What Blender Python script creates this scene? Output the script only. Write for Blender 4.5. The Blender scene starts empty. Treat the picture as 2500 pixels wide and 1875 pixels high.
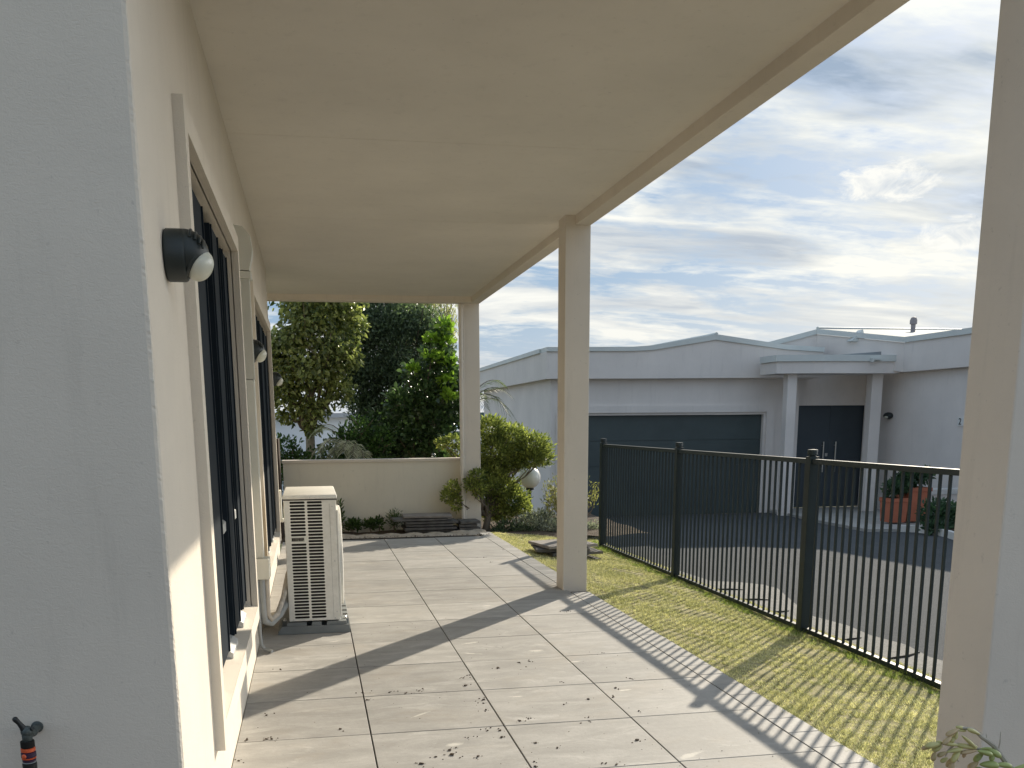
import bpy, bmesh, math, random
import numpy as np
from mathutils import Vector, Matrix
random.seed(7); RNG = np.random.default_rng(7)
R_ = math.radians
S = bpy.context.scene
COL = S.collection

# ---------------------------------------------------------------- camera
cd = bpy.data.cameras.new("camera"); cam = bpy.data.objects.new("camera", cd); COL.objects.link(cam)
cd.sensor_width = 36.0; cd.sensor_fit = 'HORIZONTAL'
cd.lens = 2328.2757 / 2500 * 36
cd.shift_x = (1250 - 1195.8756) / 2500
cd.shift_y = (1493.9153 - 937.5) / 2500
cd.clip_start = 0.05; cd.clip_end = 6000
m = Matrix(((0.9832287, 0.0435114, -0.1771103, 0.0),
            (-0.1821951, 0.1910041, -0.9645322, 0.0),
            (-0.0081394, 0.9806244, 0.1957282, 1.35138),
            (0, 0, 0, 1)))
cam.matrix_world = m
S.camera = cam

# ---------------------------------------------------------------- world, sun, exposure
SUN_EL = R_(24.9); SUN_AZ = math.atan2(0.642, 0.767)      # azimuth from +Y towards +X
w = bpy.data.worlds.new("World"); S.world = w; w.use_nodes = True
nt = w.node_tree; nt.nodes.clear()
def N(tree, t, **kw):
    n = tree.nodes.new(t)
    for k, v in kw.items(): setattr(n, k, v)
    return n
def LK(tree, a, b): tree.links.new(a, b)
def math_n(tree, op, a, b=None, clamp=False):
    n = N(tree, 'ShaderNodeMath', operation=op, use_clamp=clamp)
    for i, v in enumerate((a, b)):
        if v is None: continue
        if isinstance(v, (int, float)): n.inputs[i].default_value = v
        else: LK(tree, v, n.inputs[i])
    return n.outputs[0]
def ramp(tree, fac, stops):
    n = N(tree, 'ShaderNodeValToRGB'); LK(tree, fac, n.inputs[0])
    el = n.color_ramp.elements
    while len(el) < len(stops): el.new(0.5)
    for e, (p, c) in zip(el, stops):
        e.position = p; e.color = (c, c, c, 1) if isinstance(c, (int, float)) else (*c, 1)
    return n.outputs[0]
def mixc(tree, fac, a, b, mode='MIX'):
    n = N(tree, 'ShaderNodeMix', data_type='RGBA', blend_type=mode)
    for i, v in ((0, fac), (6, a), (7, b)):
        if isinstance(v, (int, float)): n.inputs[i].default_value = v
        elif isinstance(v, tuple): n.inputs[i].default_value = (*v, 1)
        else: LK(tree, v, n.inputs[i])
    return n.outputs[2]
def noise(tree, vec, scale, detail=4, rough=0.55, dist=0.0, out=0):
    n = N(tree, 'ShaderNodeTexNoise'); n.inputs['Scale'].default_value = scale
    n.inputs['Detail'].default_value = detail; n.inputs['Roughness'].default_value = rough
    n.inputs['Distortion'].default_value = dist
    if vec is not None: LK(tree, vec, n.inputs['Vector'])
    return n.outputs[out]
def mapping(tree, vec, scale=(1, 1, 1), rot=(0, 0, 0), loc=(0, 0, 0)):
    n = N(tree, 'ShaderNodeMapping'); LK(tree, vec, n.inputs[0])
    n.inputs['Scale'].default_value = scale; n.inputs['Rotation'].default_value = rot
    n.inputs['Location'].default_value = loc
    return n.outputs[0]

PUFFS = [(31.6, 12.0, .044, .017, 3.0), (36.0, 9.2, .040, .016, 5.5)]
sky = N(nt, 'ShaderNodeTexSky', sky_type='NISHITA', sun_disc=False, sun_elevation=SUN_EL, sun_rotation=SUN_AZ)
sky.air_density = 1.0; sky.dust_density = 1.4; sky.ozone_density = 1.5
tc = N(nt, 'ShaderNodeTexCoord'); g = tc.outputs['Generated']
nrm = N(nt, 'ShaderNodeVectorMath', operation='NORMALIZE'); LK(nt, g, nrm.inputs[0])
sx = N(nt, 'ShaderNodeSeparateXYZ'); LK(nt, nrm.outputs[0], sx.inputs[0])
zc = math_n(nt, 'MAXIMUM', sx.outputs[2], 0.0)
zz = math_n(nt, 'ADD', zc, 0.16)
cx = N(nt, 'ShaderNodeCombineXYZ')
LK(nt, math_n(nt, 'DIVIDE', sx.outputs[0], zz), cx.inputs[0]); LK(nt, math_n(nt, 'DIVIDE', sx.outputs[1], zz), cx.inputs[1])
pl = cx.outputs[0]
# streaky cloud layer, long axis roughly along +X, plus puffs and a fine mackerel layer
v1 = mapping(nt, pl, (0.85, 1.9, 1), (0, 0, R_(12)), (3.1, 1.7, 0))
n1 = noise(nt, v1, 1.5, 7, 0.55, 0.55)
v2 = mapping(nt, pl, (1.2, 1.5, 1), (0, 0, R_(-10)), (7.3, 2.2, 4))
n2 = noise(nt, v2, 4.2, 8, 0.6, 0.25)
n3 = noise(nt, mapping(nt, pl, (5, 11, 1), (0, 0, R_(20)), (1, 5, 9)), 1.6, 4, 0.6, 0.6)
cov = math_n(nt, 'ADD', math_n(nt, 'MULTIPLY', n1, 0.62), math_n(nt, 'ADD', math_n(nt, 'MULTIPLY', n2, 0.24), math_n(nt, 'MULTIPLY', n3, 0.17)))
mask = ramp(nt, cov, [(0.44, 0.0), (0.49, 0.5), (0.555, 1.0)])
# cloud body shading: thick parts are grey blue, thin parts bright
thick = ramp(nt, noise(nt, mapping(nt, pl, (0.8, 1.7, 1), (0, 0, R_(8)), (11, 4.6, 2)), 1.7, 6, 0.55, 0.5), [(0.42, 0.0), (0.66, 1.0)])
# brightness near the sun
sd = N(nt, 'ShaderNodeVectorMath', operation='DOT_PRODUCT'); LK(nt, nrm.outputs[0], sd.inputs[0])
sdir = Vector((math.sin(SUN_AZ) * math.cos(SUN_EL), math.cos(SUN_AZ) * math.cos(SUN_EL), math.sin(SUN_EL)))
sd.inputs[1].default_value = sdir
glow = ramp(nt, math_n(nt, 'MAXIMUM', sd.outputs['Value'], 0.0), [(0.0, 0.0), (0.60, 0.35), (0.85, 0.8), (0.97, 1.0)])
bright = mixc(nt, glow, (6.3, 7.3, 8.6), (9.4, 9.5, 8.9))
dark = mixc(nt, glow, (3.2, 4.3, 5.8), (2.9, 3.9, 5.3))
ccol = mixc(nt, thick, bright, dark)
warm = ramp(nt, zc, [(0.0, 1.0), (0.16, 0.5), (0.35, 0.0)])
ccol = mixc(nt, math_n(nt, 'MULTIPLY', warm, 0.55), ccol, (9.6, 9.0, 7.7), 'MIX')
blue = mixc(nt, 0.8, sky.outputs[0], (1.8, 3.4, 5.5))
final = mixc(nt, mask, blue, ccol)
# separate cumulus puffs: (azimuth, elevation, half width, half height, seed)
def puff(fin, az, el, hw, hh, seed):
    az, el = R_(az), R_(el)
    c0 = Vector((math.sin(az) * math.cos(el), math.cos(az) * math.cos(el), math.sin(el)))
    rt = Vector((math.cos(az), -math.sin(az), 0)); up = rt.cross(c0)
    o = []
    for ax_, sc_ in ((rt, hw), (up, hh)):
        dn = N(nt, 'ShaderNodeVectorMath', operation='DOT_PRODUCT'); LK(nt, nrm.outputs[0], dn.inputs[0]); dn.inputs[1].default_value = ax_
        o.append(math_n(nt, 'DIVIDE', math_n(nt, 'SUBTRACT', dn.outputs['Value'], c0.dot(ax_)), sc_))
    front = N(nt, 'ShaderNodeVectorMath', operation='DOT_PRODUCT'); LK(nt, nrm.outputs[0], front.inputs[0]); front.inputs[1].default_value = c0
    r2 = math_n(nt, 'ADD', math_n(nt, 'POWER', math_n(nt, 'ABSOLUTE', o[0]), 2.0), math_n(nt, 'POWER', math_n(nt, 'ABSOLUTE', o[1]), 2.0))
    nz1 = noise(nt, mapping(nt, nrm.outputs[0], (1, 1, 1.7), (0, 0, 0), (seed, 0, 0)), 26, 9, 0.68, 0.5)
    d_ = math_n(nt, 'ADD', r2, math_n(nt, 'MULTIPLY', math_n(nt, 'SUBTRACT', nz1, 0.5), 4.2))
    mk = math_n(nt, 'MULTIPLY', ramp(nt, d_, [(0.30, 1.0), (1.25, 0.0)]), math_n(nt, 'GREATER_THAN', front.outputs['Value'], 0.5))
    sh = ramp(nt, math_n(nt, 'ADD', math_n(nt, 'MULTIPLY', r2, 0.35), noise(nt, mapping(nt, nrm.outputs[0], (1, 1, 1.6)), 30, 6, 0.6, 0.6)), [(0.40, 0.7), (0.62, 0.0)])
    col_ = mixc(nt, sh, (9.4, 9.3, 8.7), (4.6, 5.4, 6.4))
    return mixc(nt, math_n(nt, 'MULTIPLY', mk, 0.9), fin, col_)
for pf in PUFFS: final = puff(final, *pf)
# unseen bright sky band, added right of the view to lift the shaded wall
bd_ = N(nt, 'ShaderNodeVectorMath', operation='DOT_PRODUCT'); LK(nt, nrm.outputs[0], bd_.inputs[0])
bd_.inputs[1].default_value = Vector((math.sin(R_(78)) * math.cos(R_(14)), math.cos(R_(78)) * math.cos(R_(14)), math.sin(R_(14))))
fill_band = ramp(nt, math_n(nt, 'MAXIMUM', bd_.outputs['Value'], 0.0), [(0.79, 0.0), (0.90, 1.0)])
fill_band = math_n(nt, 'MULTIPLY', fill_band, ramp(nt, zc, [(0.16, 1.0), (0.38, 0.0)]))
final = mixc(nt, fill_band, final, (31, 31, 30.6))
hz = ramp(nt, zc, [(0.0, 0.6), (0.05, 0.25), (0.14, 0.0)])
final = mixc(nt, math_n(nt, 'MULTIPLY', hz, math_n(nt, 'SUBTRACT', 1.0, fill_band)), final, (7.0, 7.3, 7.5))
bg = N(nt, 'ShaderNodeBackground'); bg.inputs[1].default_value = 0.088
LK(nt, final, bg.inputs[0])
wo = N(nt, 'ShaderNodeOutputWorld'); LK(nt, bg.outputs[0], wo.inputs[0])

ld = bpy.data.lights.new("sun", 'SUN'); sun = bpy.data.objects.new("sun", ld); COL.objects.link(sun)
ld.energy = 5.0; ld.angle = R_(0.55); ld.color = (1.0, 0.90, 0.74)
sun.rotation_euler = sdir.to_track_quat('Z', 'Y').to_euler(); sun.location = (20, 24, 18)
S.view_settings.view_transform = 'Standard'; S.view_settings.look = 'None'
S.view_settings.exposure = 0.32; S.view_settings.gamma = 1.0
S.cycles.max_bounces = 8; S.cycles.diffuse_bounces = 5; S.cycles.transparent_max_bounces = 8

# ---------------------------------------------------------------- materials
MATS = {}
def mat(name, base, rough=0.8, metal=0.0, spec=0.4, mott=0.12, mscale=3.0, bump=0.0, bscale=120.0, bdist=0.002,
        stretch=(1, 1, 1), col2=None, fine=0.0, coat=0.0):
    if name in MATS: return MATS[name]
    M = bpy.data.materials.new(name); M.use_nodes = True; t = M.node_tree; b = t.nodes['Principled BSDF']
    co = N(t, 'ShaderNodeTexCoord').outputs['Object']
    v = mapping(t, co, stretch)
    n = noise(t, v, mscale, 6, 0.6)
    lo = tuple(c * (1 - mott) for c in base) if col2 is None else col2
    hi = tuple(min(1, c * (1 + mott)) for c in base)
    c = mixc(t, ramp(t, n, [(0.3, 0.0), (0.7, 1.0)]), lo, hi)
    if fine > 0:
        f = noise(t, v, bscale * 0.5, 3, 0.7)
        c = mixc(t, fine, c, mixc(t, ramp(t, f, [(0.35, 0.0), (0.65, 1.0)]), tuple(x * 0.45 for x in base), tuple(min(1, x * 1.5) for x in base)))
    LK(t, c, b.inputs['Base Color'])
    b.inputs['Roughness'].default_value = rough; b.inputs['Metallic'].default_value = metal
    b.inputs['Specular IOR Level'].default_value = spec
    b.inputs['Coat Weight'].default_value = coat
    if bump > 0:
        h = math_n(t, 'ADD', noise(t, v, bscale, 4, 0.6), math_n(t, 'MULTIPLY', noise(t, v, bscale * 0.14, 3, 0.5), 1.5))
        bp = N(t, 'ShaderNodeBump'); bp.inputs['Strength'].default_value = bump; bp.inputs['Distance'].default_value = bdist
        LK(t, h, bp.inputs['Height']); LK(t, bp.outputs[0], b.inputs['Normal'])
    MATS[name] = M; return M

def plaster(name, base, strength=0.5):
    """hand-trowelled painted render: short horizontal drag marks, fine grain, faint stains"""
    if name in MATS: return MATS[name]
    M = bpy.data.materials.new(name); M.use_nodes = True; t = M.node_tree; b = t.nodes['Principled BSDF']
    co = N(t, 'ShaderNodeTexCoord').outputs['Object']
    big = noise(t, co, 1.3, 5, 0.6)
    c = mixc(t, ramp(t, big, [(0.3, 0.0), (0.7, 1.0)]), tuple(x * 0.93 for x in base), tuple(min(1, x * 1.04) for x in base))
    st = noise(t, mapping(t, co, (6, 6, 0.7)), 2.0, 5, 0.7)          # faint vertical water stains
    c = mixc(t, math_n(t, 'MULTIPLY', ramp(t, st, [(0.56, 0.0), (0.75, 1.0)]), 0.22), c, tuple(x * 0.62 for x in base))
    sp = noise(t, co, 34, 3, 0.65)                                   # small dirt flecks
    c = mixc(t, math_n(t, 'MULTIPLY', ramp(t, sp, [(0.66, 0.0), (0.72, 1.0)]), 0.30), c, tuple(x * 0.6 for x in base))
    LK(t, c, b.inputs['Base Color'])
    b.inputs['Roughness'].default_value = 0.88; b.inputs['Specular IOR Level'].default_value = 0.25
    h = math_n(t, 'ADD', noise(t, mapping(t, co, (1, 1, 1.7)), 46, 6, 0.66, 1.6), math_n(t, 'MULTIPLY', noise(t, co, 260, 3, 0.6), 0.35))
    h = math_n(t, 'ADD', h, math_n(t, 'MULTIPLY', noise(t, co, 7, 3, 0.5), 0.9))
    bp = N(t, 'ShaderNodeBump'); bp.inputs['Strength'].default_value = strength; bp.inputs['Distance'].default_value = 0.0026
    LK(t, h, bp.inputs['Height']); LK(t, bp.outputs[0], b.inputs['Normal'])
    MATS[name] = M; return M

def leafmat(name, base, base2, trans=0.4, rough=0.5, var=0.35, gloss=0.35, clump=1.6):
    if name in MATS: return MATS[name]
    M = bpy.data.materials.new(name); M.use_nodes = True; t = M.node_tree; b = t.nodes['Principled BSDF']
    out = t.nodes['Material Output']
    geo = N(t, 'ShaderNodeNewGeometry')
    co = N(t, 'ShaderNodeTexCoord').outputs['Object']
    cl = ramp(t, noise(t, co, clump, 3, 0.6), [(0.35, 0.0), (0.65, 1.0)])
    f = math_n(t, 'ADD', math_n(t, 'MULTIPLY', geo.outputs['Random Per Island'], 0.65), math_n(t, 'MULTIPLY', cl, 0.35))
    c = mixc(t, f, base, base2)
    hv = N(t, 'ShaderNodeHueSaturation'); LK(t, c, hv.inputs['Color'])
    LK(t, math_n(t, 'ADD', math_n(t, 'MULTIPLY', geo.outputs['Random Per Island'], var), 1 - var / 2), hv.inputs['Value'])
    LK(t, hv.outputs[0], b.inputs['Base Color'])
    b.inputs['Roughness'].default_value = rough; b.inputs['Specular IOR Level'].default_value = gloss
    tr = N(t, 'ShaderNodeBsdfTranslucent')
    tcx = mixc(t, 0.5, hv.outputs[0], (0.62, 0.75, 0.22), 'MULTIPLY')
    hv2 = N(t, 'ShaderNodeHueSaturation'); LK(t, tcx, hv2.inputs['Color']); hv2.inputs['Value'].default_value = 2.6
    LK(t, hv2.outputs[0], tr.inputs['Color'])
    ms = N(t, 'ShaderNodeMixShader'); ms.inputs[0].default_value = trans
    LK(t, b.outputs[0], ms.inputs[1]); LK(t, tr.outputs[0], ms.inputs[2]); LK(t, ms.outputs[0], out.inputs['Surface'])
    MATS[name] = M; return M

def paver_mat():
    M = bpy.data.materials.new("porcelain_paver"); M.use_nodes = True; t = M.node_tree; b = t.nodes['Principled BSDF']
    co = N(t, 'ShaderNodeTexCoord').outputs['Object']
    isl = N(t, 'ShaderNodeNewGeometry').outputs['Random Per Island']
    # every slab samples a different spot of the pattern
    off = N(t, 'ShaderNodeCombineXYZ'); LK(t, math_n(t, 'MULTIPLY', isl, 37.0), off.inputs[0]); LK(t, math_n(t, 'MULTIPLY', isl, 91.0), off.inputs[1])
    ad = N(t, 'ShaderNodeVectorMath', operation='ADD'); LK(t, co, ad.inputs[0]); LK(t, off.outputs[0], ad.inputs[1])
    v = ad.outputs[0]
    n1 = noise(t, mapping(t, v, (1.1, 2.6, 1)), 3.0, 8, 0.66, 0.5)
    n2 = noise(t, v, 42, 5, 0.7)
    n3 = noise(t, mapping(t, v, (1.6, 4.6, 1), (0, 0, 0.25)), 2.2, 7, 0.7, 0.7)
    a = (0.325, 0.312, 0.288); bb = (0.445, 0.428, 0.398)
    c = mixc(t, ramp(t, n1, [(0.36, 0.0), (0.62, 1.0)]), a, bb)
    cl_ = noise(t, v, 2.1, 6, 0.62, 0.2)
    c = mixc(t, math_n(t, 'MULTIPLY', ramp(t, cl_, [(0.50, 0.0), (0.66, 1.0)]), 0.35), c, (0.27, 0.262, 0.245))
    c = mixc(t, math_n(t, 'MULTIPLY', ramp(t, n2, [(0.3, 0.0), (0.7, 1.0)]), 0.35), c, (0.29, 0.275, 0.252))
    c = mixc(t, math_n(t, 'MULTIPLY', ramp(t, n3, [(0.56, 0.0), (0.68, 1.0)]), 0.40), c, (0.62, 0.60, 0.56))
    # dried mud / dust drift over several slabs
    dn = noise(t, mapping(t, co, (1, 1.6, 1)), 1.7, 7, 0.7, 0.3)
    c = mixc(t, math_n(t, 'MULTIPLY', ramp(t, dn, [(0.52, 0.0), (0.68, 1.0)]), 0.35), c, (0.36, 0.31, 0.245))
    ds = noise(t, co, 75, 3, 0.7)
    c = mixc(t, math_n(t, 'MULTIPLY', ramp(t, ds, [(0.64, 0.0), (0.70, 1.0)]), 0.4), c, (0.15, 0.12, 0.09))
    # scuffed pale smears left by dragged grit
    for i, (x, y, rx, ry, rz) in enumerate([(0.93, 5.72, .18, .035, .35), (1.28, 5.43, .11, .06, 0.1), (0.96, 4.50, .10, .030, .0), (0.88, 5.45, .17, .03, -.45),
                              (1.52, 4.50, .11, .025, .1), (1.48, 3.52, .16, .05, .5), (1.42, 5.12, .14, .03, .2), (0.1, 5.95, .13, .03, .5), (0.45, 4.30, .16, .02, .7),
                              (0.55, 3.85, .1, .05, .2), (1.25, 6.9, .12, .03, .2), (0.45, 9.3, .2, .03, .1)]):
        mp = mapping(t, co, (1 / rx, 1 / ry, 1), (0, 0, 0), (-x / rx, -y / ry, 0))
        rt = mapping(t, mapping(t, co, (1, 1, 1), (0, 0, 0), (-x, -y, 0)), (1, 1, 1), (0, 0, -rz))
        sc = mapping(t, rt, (1 / rx, 1 / ry, 0))
        ln = N(t, 'ShaderNodeVectorMath', operation='LENGTH'); LK(t, sc, ln.inputs[0])
        d = math_n(t, 'ADD', ln.outputs['Value'], math_n(t, 'MULTIPLY', noise(t, co, 14, 5, 0.75), 1.1))
        c = mixc(t, math_n(t, 'MULTIPLY', ramp(t, d, [(0.9, 1.0), (1.0, 0.85)] if False else [(0.72, 1.0), (1.0, 0.0)]), 0.7), c, (0.68, 0.65, 0.58))
    hv = N(t, 'ShaderNodeHueSaturation'); LK(t, c, hv.inputs['Color']); LK(t, math_n(t, 'ADD', math_n(t, 'MULTIPLY', isl, 0.20), 0.90), hv.inputs['Value'])
    LK(t, hv.outputs[0], b.inputs['Base Color'])
    LK(t, ramp(t, n1, [(0.2, 0.62), (0.8, 0.8)]), b.inputs['Roughness']); b.inputs['Specular IOR Level'].default_value = 0.35
    h = math_n(t, 'ADD', n2, math_n(t, 'MULTIPLY', n1, 1.2))
    bp = N(t, 'ShaderNodeBump'); bp.inputs['Strength'].default_value = 0.35; bp.inputs['Distance'].default_value = 0.003
    LK(t, h, bp.inputs['Height']); LK(t, bp.outputs[0], b.inputs['Normal'])
    return M

WALLC = (0.73, 0.665, 0.565)
M_wall = plaster("cream_render", WALLC, 0.55)
M_soffit = plaster("soffit_render", (0.71, 0.668, 0.600), 0.30)
M_col = plaster("column_render", (0.70, 0.635, 0.545), 0.5)
M_gwall = plaster("garden_wall_render", (0.73, 0.69, 0.58), 0.5)
M_nwall = plaster("neighbour_render", (0.75, 0.70, 0.66), 0.3)
M_ncap = mat("zinc_flashing", (0.60, 0.63, 0.61), 0.5, 0.0, 0.5, 0.06, 2.0)
M_nroof = mat("metal_roof", (0.27, 0.29, 0.30), 0.8, 0.0, 0.15, 0.08, 1.5)
M_gdoor = mat("garage_door_paint", (0.052, 0.072, 0.074), 0.42, 0, 0.45, 0.15, 1.5, 0.08, 160)
M_fdoor = mat("front_door_paint", (0.062, 0.078, 0.092), 0.5, 0, 0.35, 0.1, 1.5)
M_fence = mat("fence_powder_coat", (0.018, 0.028, 0.030), 0.5, 0.0, 0.35, 0.15, 6, 0.05, 300, 0.001)
M_frame = mat("window_joinery", (0.017, 0.024, 0.032), 0.6, 0.0, 0.06, 0.1, 5)
M_glass = mat("window_glass", (0.010, 0.015, 0.019), 0.10, 0, 0.06, 0.02, 1)
M_trim = mat("pale_trim", (0.62, 0.63, 0.62), 0.4, 0.5, 0.5, 0.05, 8)
M_steel = mat("brushed_steel", (0.62, 0.62, 0.60), 0.3, 0.9, 0.5, 0.05, 20)
M_accase = mat("cream_ac_casing", (0.80, 0.775, 0.70), 0.5, 0, 0.4, 0.07, 5, 0.05, 90, 0.001, fine=0.10)
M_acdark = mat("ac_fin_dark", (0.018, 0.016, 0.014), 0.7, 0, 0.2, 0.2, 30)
M_acbase = mat("grey_plastic_base", (0.20, 0.215, 0.215), 0.6, 0, 0.3, 0.12, 6, 0.1, 200)
M_trunk = mat("cream_duct", (0.60, 0.59, 0.52), 0.5, 0, 0.4, 0.05, 6)
M_pipe = mat("grey_pipe", (0.33, 0.34, 0.33), 0.55, 0, 0.4, 0.1, 10)
M_lagg = mat("pipe_lagging", (0.50, 0.45, 0.38), 0.8, 0, 0.2, 0.2, 14, 0.3, 90)
M_lampb = mat("black_lamp_body", (0.018, 0.026, 0.026), 0.45, 0, 0.5, 0.15, 12, 0.1, 200)
M_lampl = mat("lamp_diffuser", (0.62, 0.62, 0.52), 0.28, 0, 0.5, 0.06, 14, 0.1, 150)
M_globe = mat("opal_globe", (0.80, 0.80, 0.78), 0.3, 0, 0.5, 0.03, 3)
M_black = mat("black_plastic", (0.015, 0.018, 0.018), 0.45, 0, 0.5, 0.1, 20)
M_orange = mat("orange_plastic", (0.72, 0.12, 0.04), 0.45, 0, 0.5, 0.08, 20)
M_purple = mat("dark_plum_plastic", (0.045, 0.02, 0.05), 0.4, 0, 0.5, 0.1, 20)
M_tap = mat("weathered_brass", (0.085, 0.10, 0.095), 0.6, 0.35, 0.5, 0.35, 60, 0.4, 240)
M_slate = mat("old_slate_slab", (0.125, 0.12, 0.112), 0.85, 0, 0.3, 0.35, 9, 0.9, 40, 0.006)
M_slatetop = mat("weathered_concrete_slab", (0.26, 0.235, 0.21), 0.85, 0, 0.3, 0.2, 9, 0.6, 60, 0.004)
M_asph = mat("asphalt", (0.088, 0.093, 0.098), 0.95, 0, 0.12, 0.12, 1.2, 0.9, 220, 0.005, fine=0.35)
M_conc = mat("exposed_aggregate", (0.25, 0.24, 0.22), 0.9, 0, 0.25, 0.18, 2.5, 1.0, 140, 0.006, fine=0.3)
M_path = mat("porch_concrete", (0.36, 0.35, 0.33), 0.85, 0, 0.25, 0.12, 2.0, 0.5, 140, 0.004)
M_kerb = mat("white_kerb", (0.66, 0.65, 0.62), 0.8, 0, 0.25, 0.08, 3)
M_soil = mat("garden_soil", (0.075, 0.055, 0.040), 0.95, 0, 0.15, 0.35, 6, 1.0, 40, 0.02, col2=(0.13, 0.105, 0.08))
M_sand = mat("bedding_sand", (0.44, 0.385, 0.31), 0.95, 0, 0.15, 0.2, 9, 1.0, 70, 0.01)
M_bed = mat("joint_bedding", (0.035, 0.032, 0.028), 0.95, 0, 0.1, 0.2, 12)
M_lawn = mat("lawn_thatch", (0.40, 0.355, 0.20), 0.95, 0, 0.15, 0.3, 4, 1.0, 60, 0.01, col2=(0.16, 0.15, 0.07))
M_terra = mat("terracotta_pot", (0.46, 0.15, 0.085), 0.75, 0, 0.3, 0.12, 5, 0.2, 90)
M_bark = mat("bark", (0.17, 0.14, 0.105), 0.9, 0, 0.2, 0.3, 12, 1.0, 60, 0.008, stretch=(1, 1, 0.3))
M_twig = mat("bare_twig", (0.22, 0.17, 0.13), 0.9, 0, 0.2, 0.25, 12)
M_timber = mat("dark_timber", (0.055, 0.042, 0.034), 0.85, 0, 0.2, 0.25, 8, 0.5, 60, 0.003, stretch=(1, 1, 0.15))
M_white = mat("white_plaque", (0.75, 0.75, 0.73), 0.4, 0, 0.5, 0.02, 5)
M_far = mat("distant_land", (0.12, 0.16, 0.14), 0.95, 0, 0.1, 0.2, 0.02)
M_sea = mat("sea_water", (0.12, 0.20, 0.26), 0.35, 0, 0.5, 0.05, 0.05)
M_ground = mat("bare_ground", (0.16, 0.14, 0.10), 0.95, 0, 0.1, 0.3, 0.6, col2=(0.07, 0.09, 0.04))
M_farwall = mat("distant_white_wall", (0.72, 0.74, 0.76), 0.8, 0, 0.2, 0.03, 1)
M_farroof = mat("distant_roof", (0.42, 0.43, 0.45), 0.8, 0, 0.2, 0.06, 1)
M_farglass = mat("distant_glass", (0.06, 0.09, 0.11), 0.1, 0, 0.5, 0.06, 1)
M_paver = paver_mat()

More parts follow.
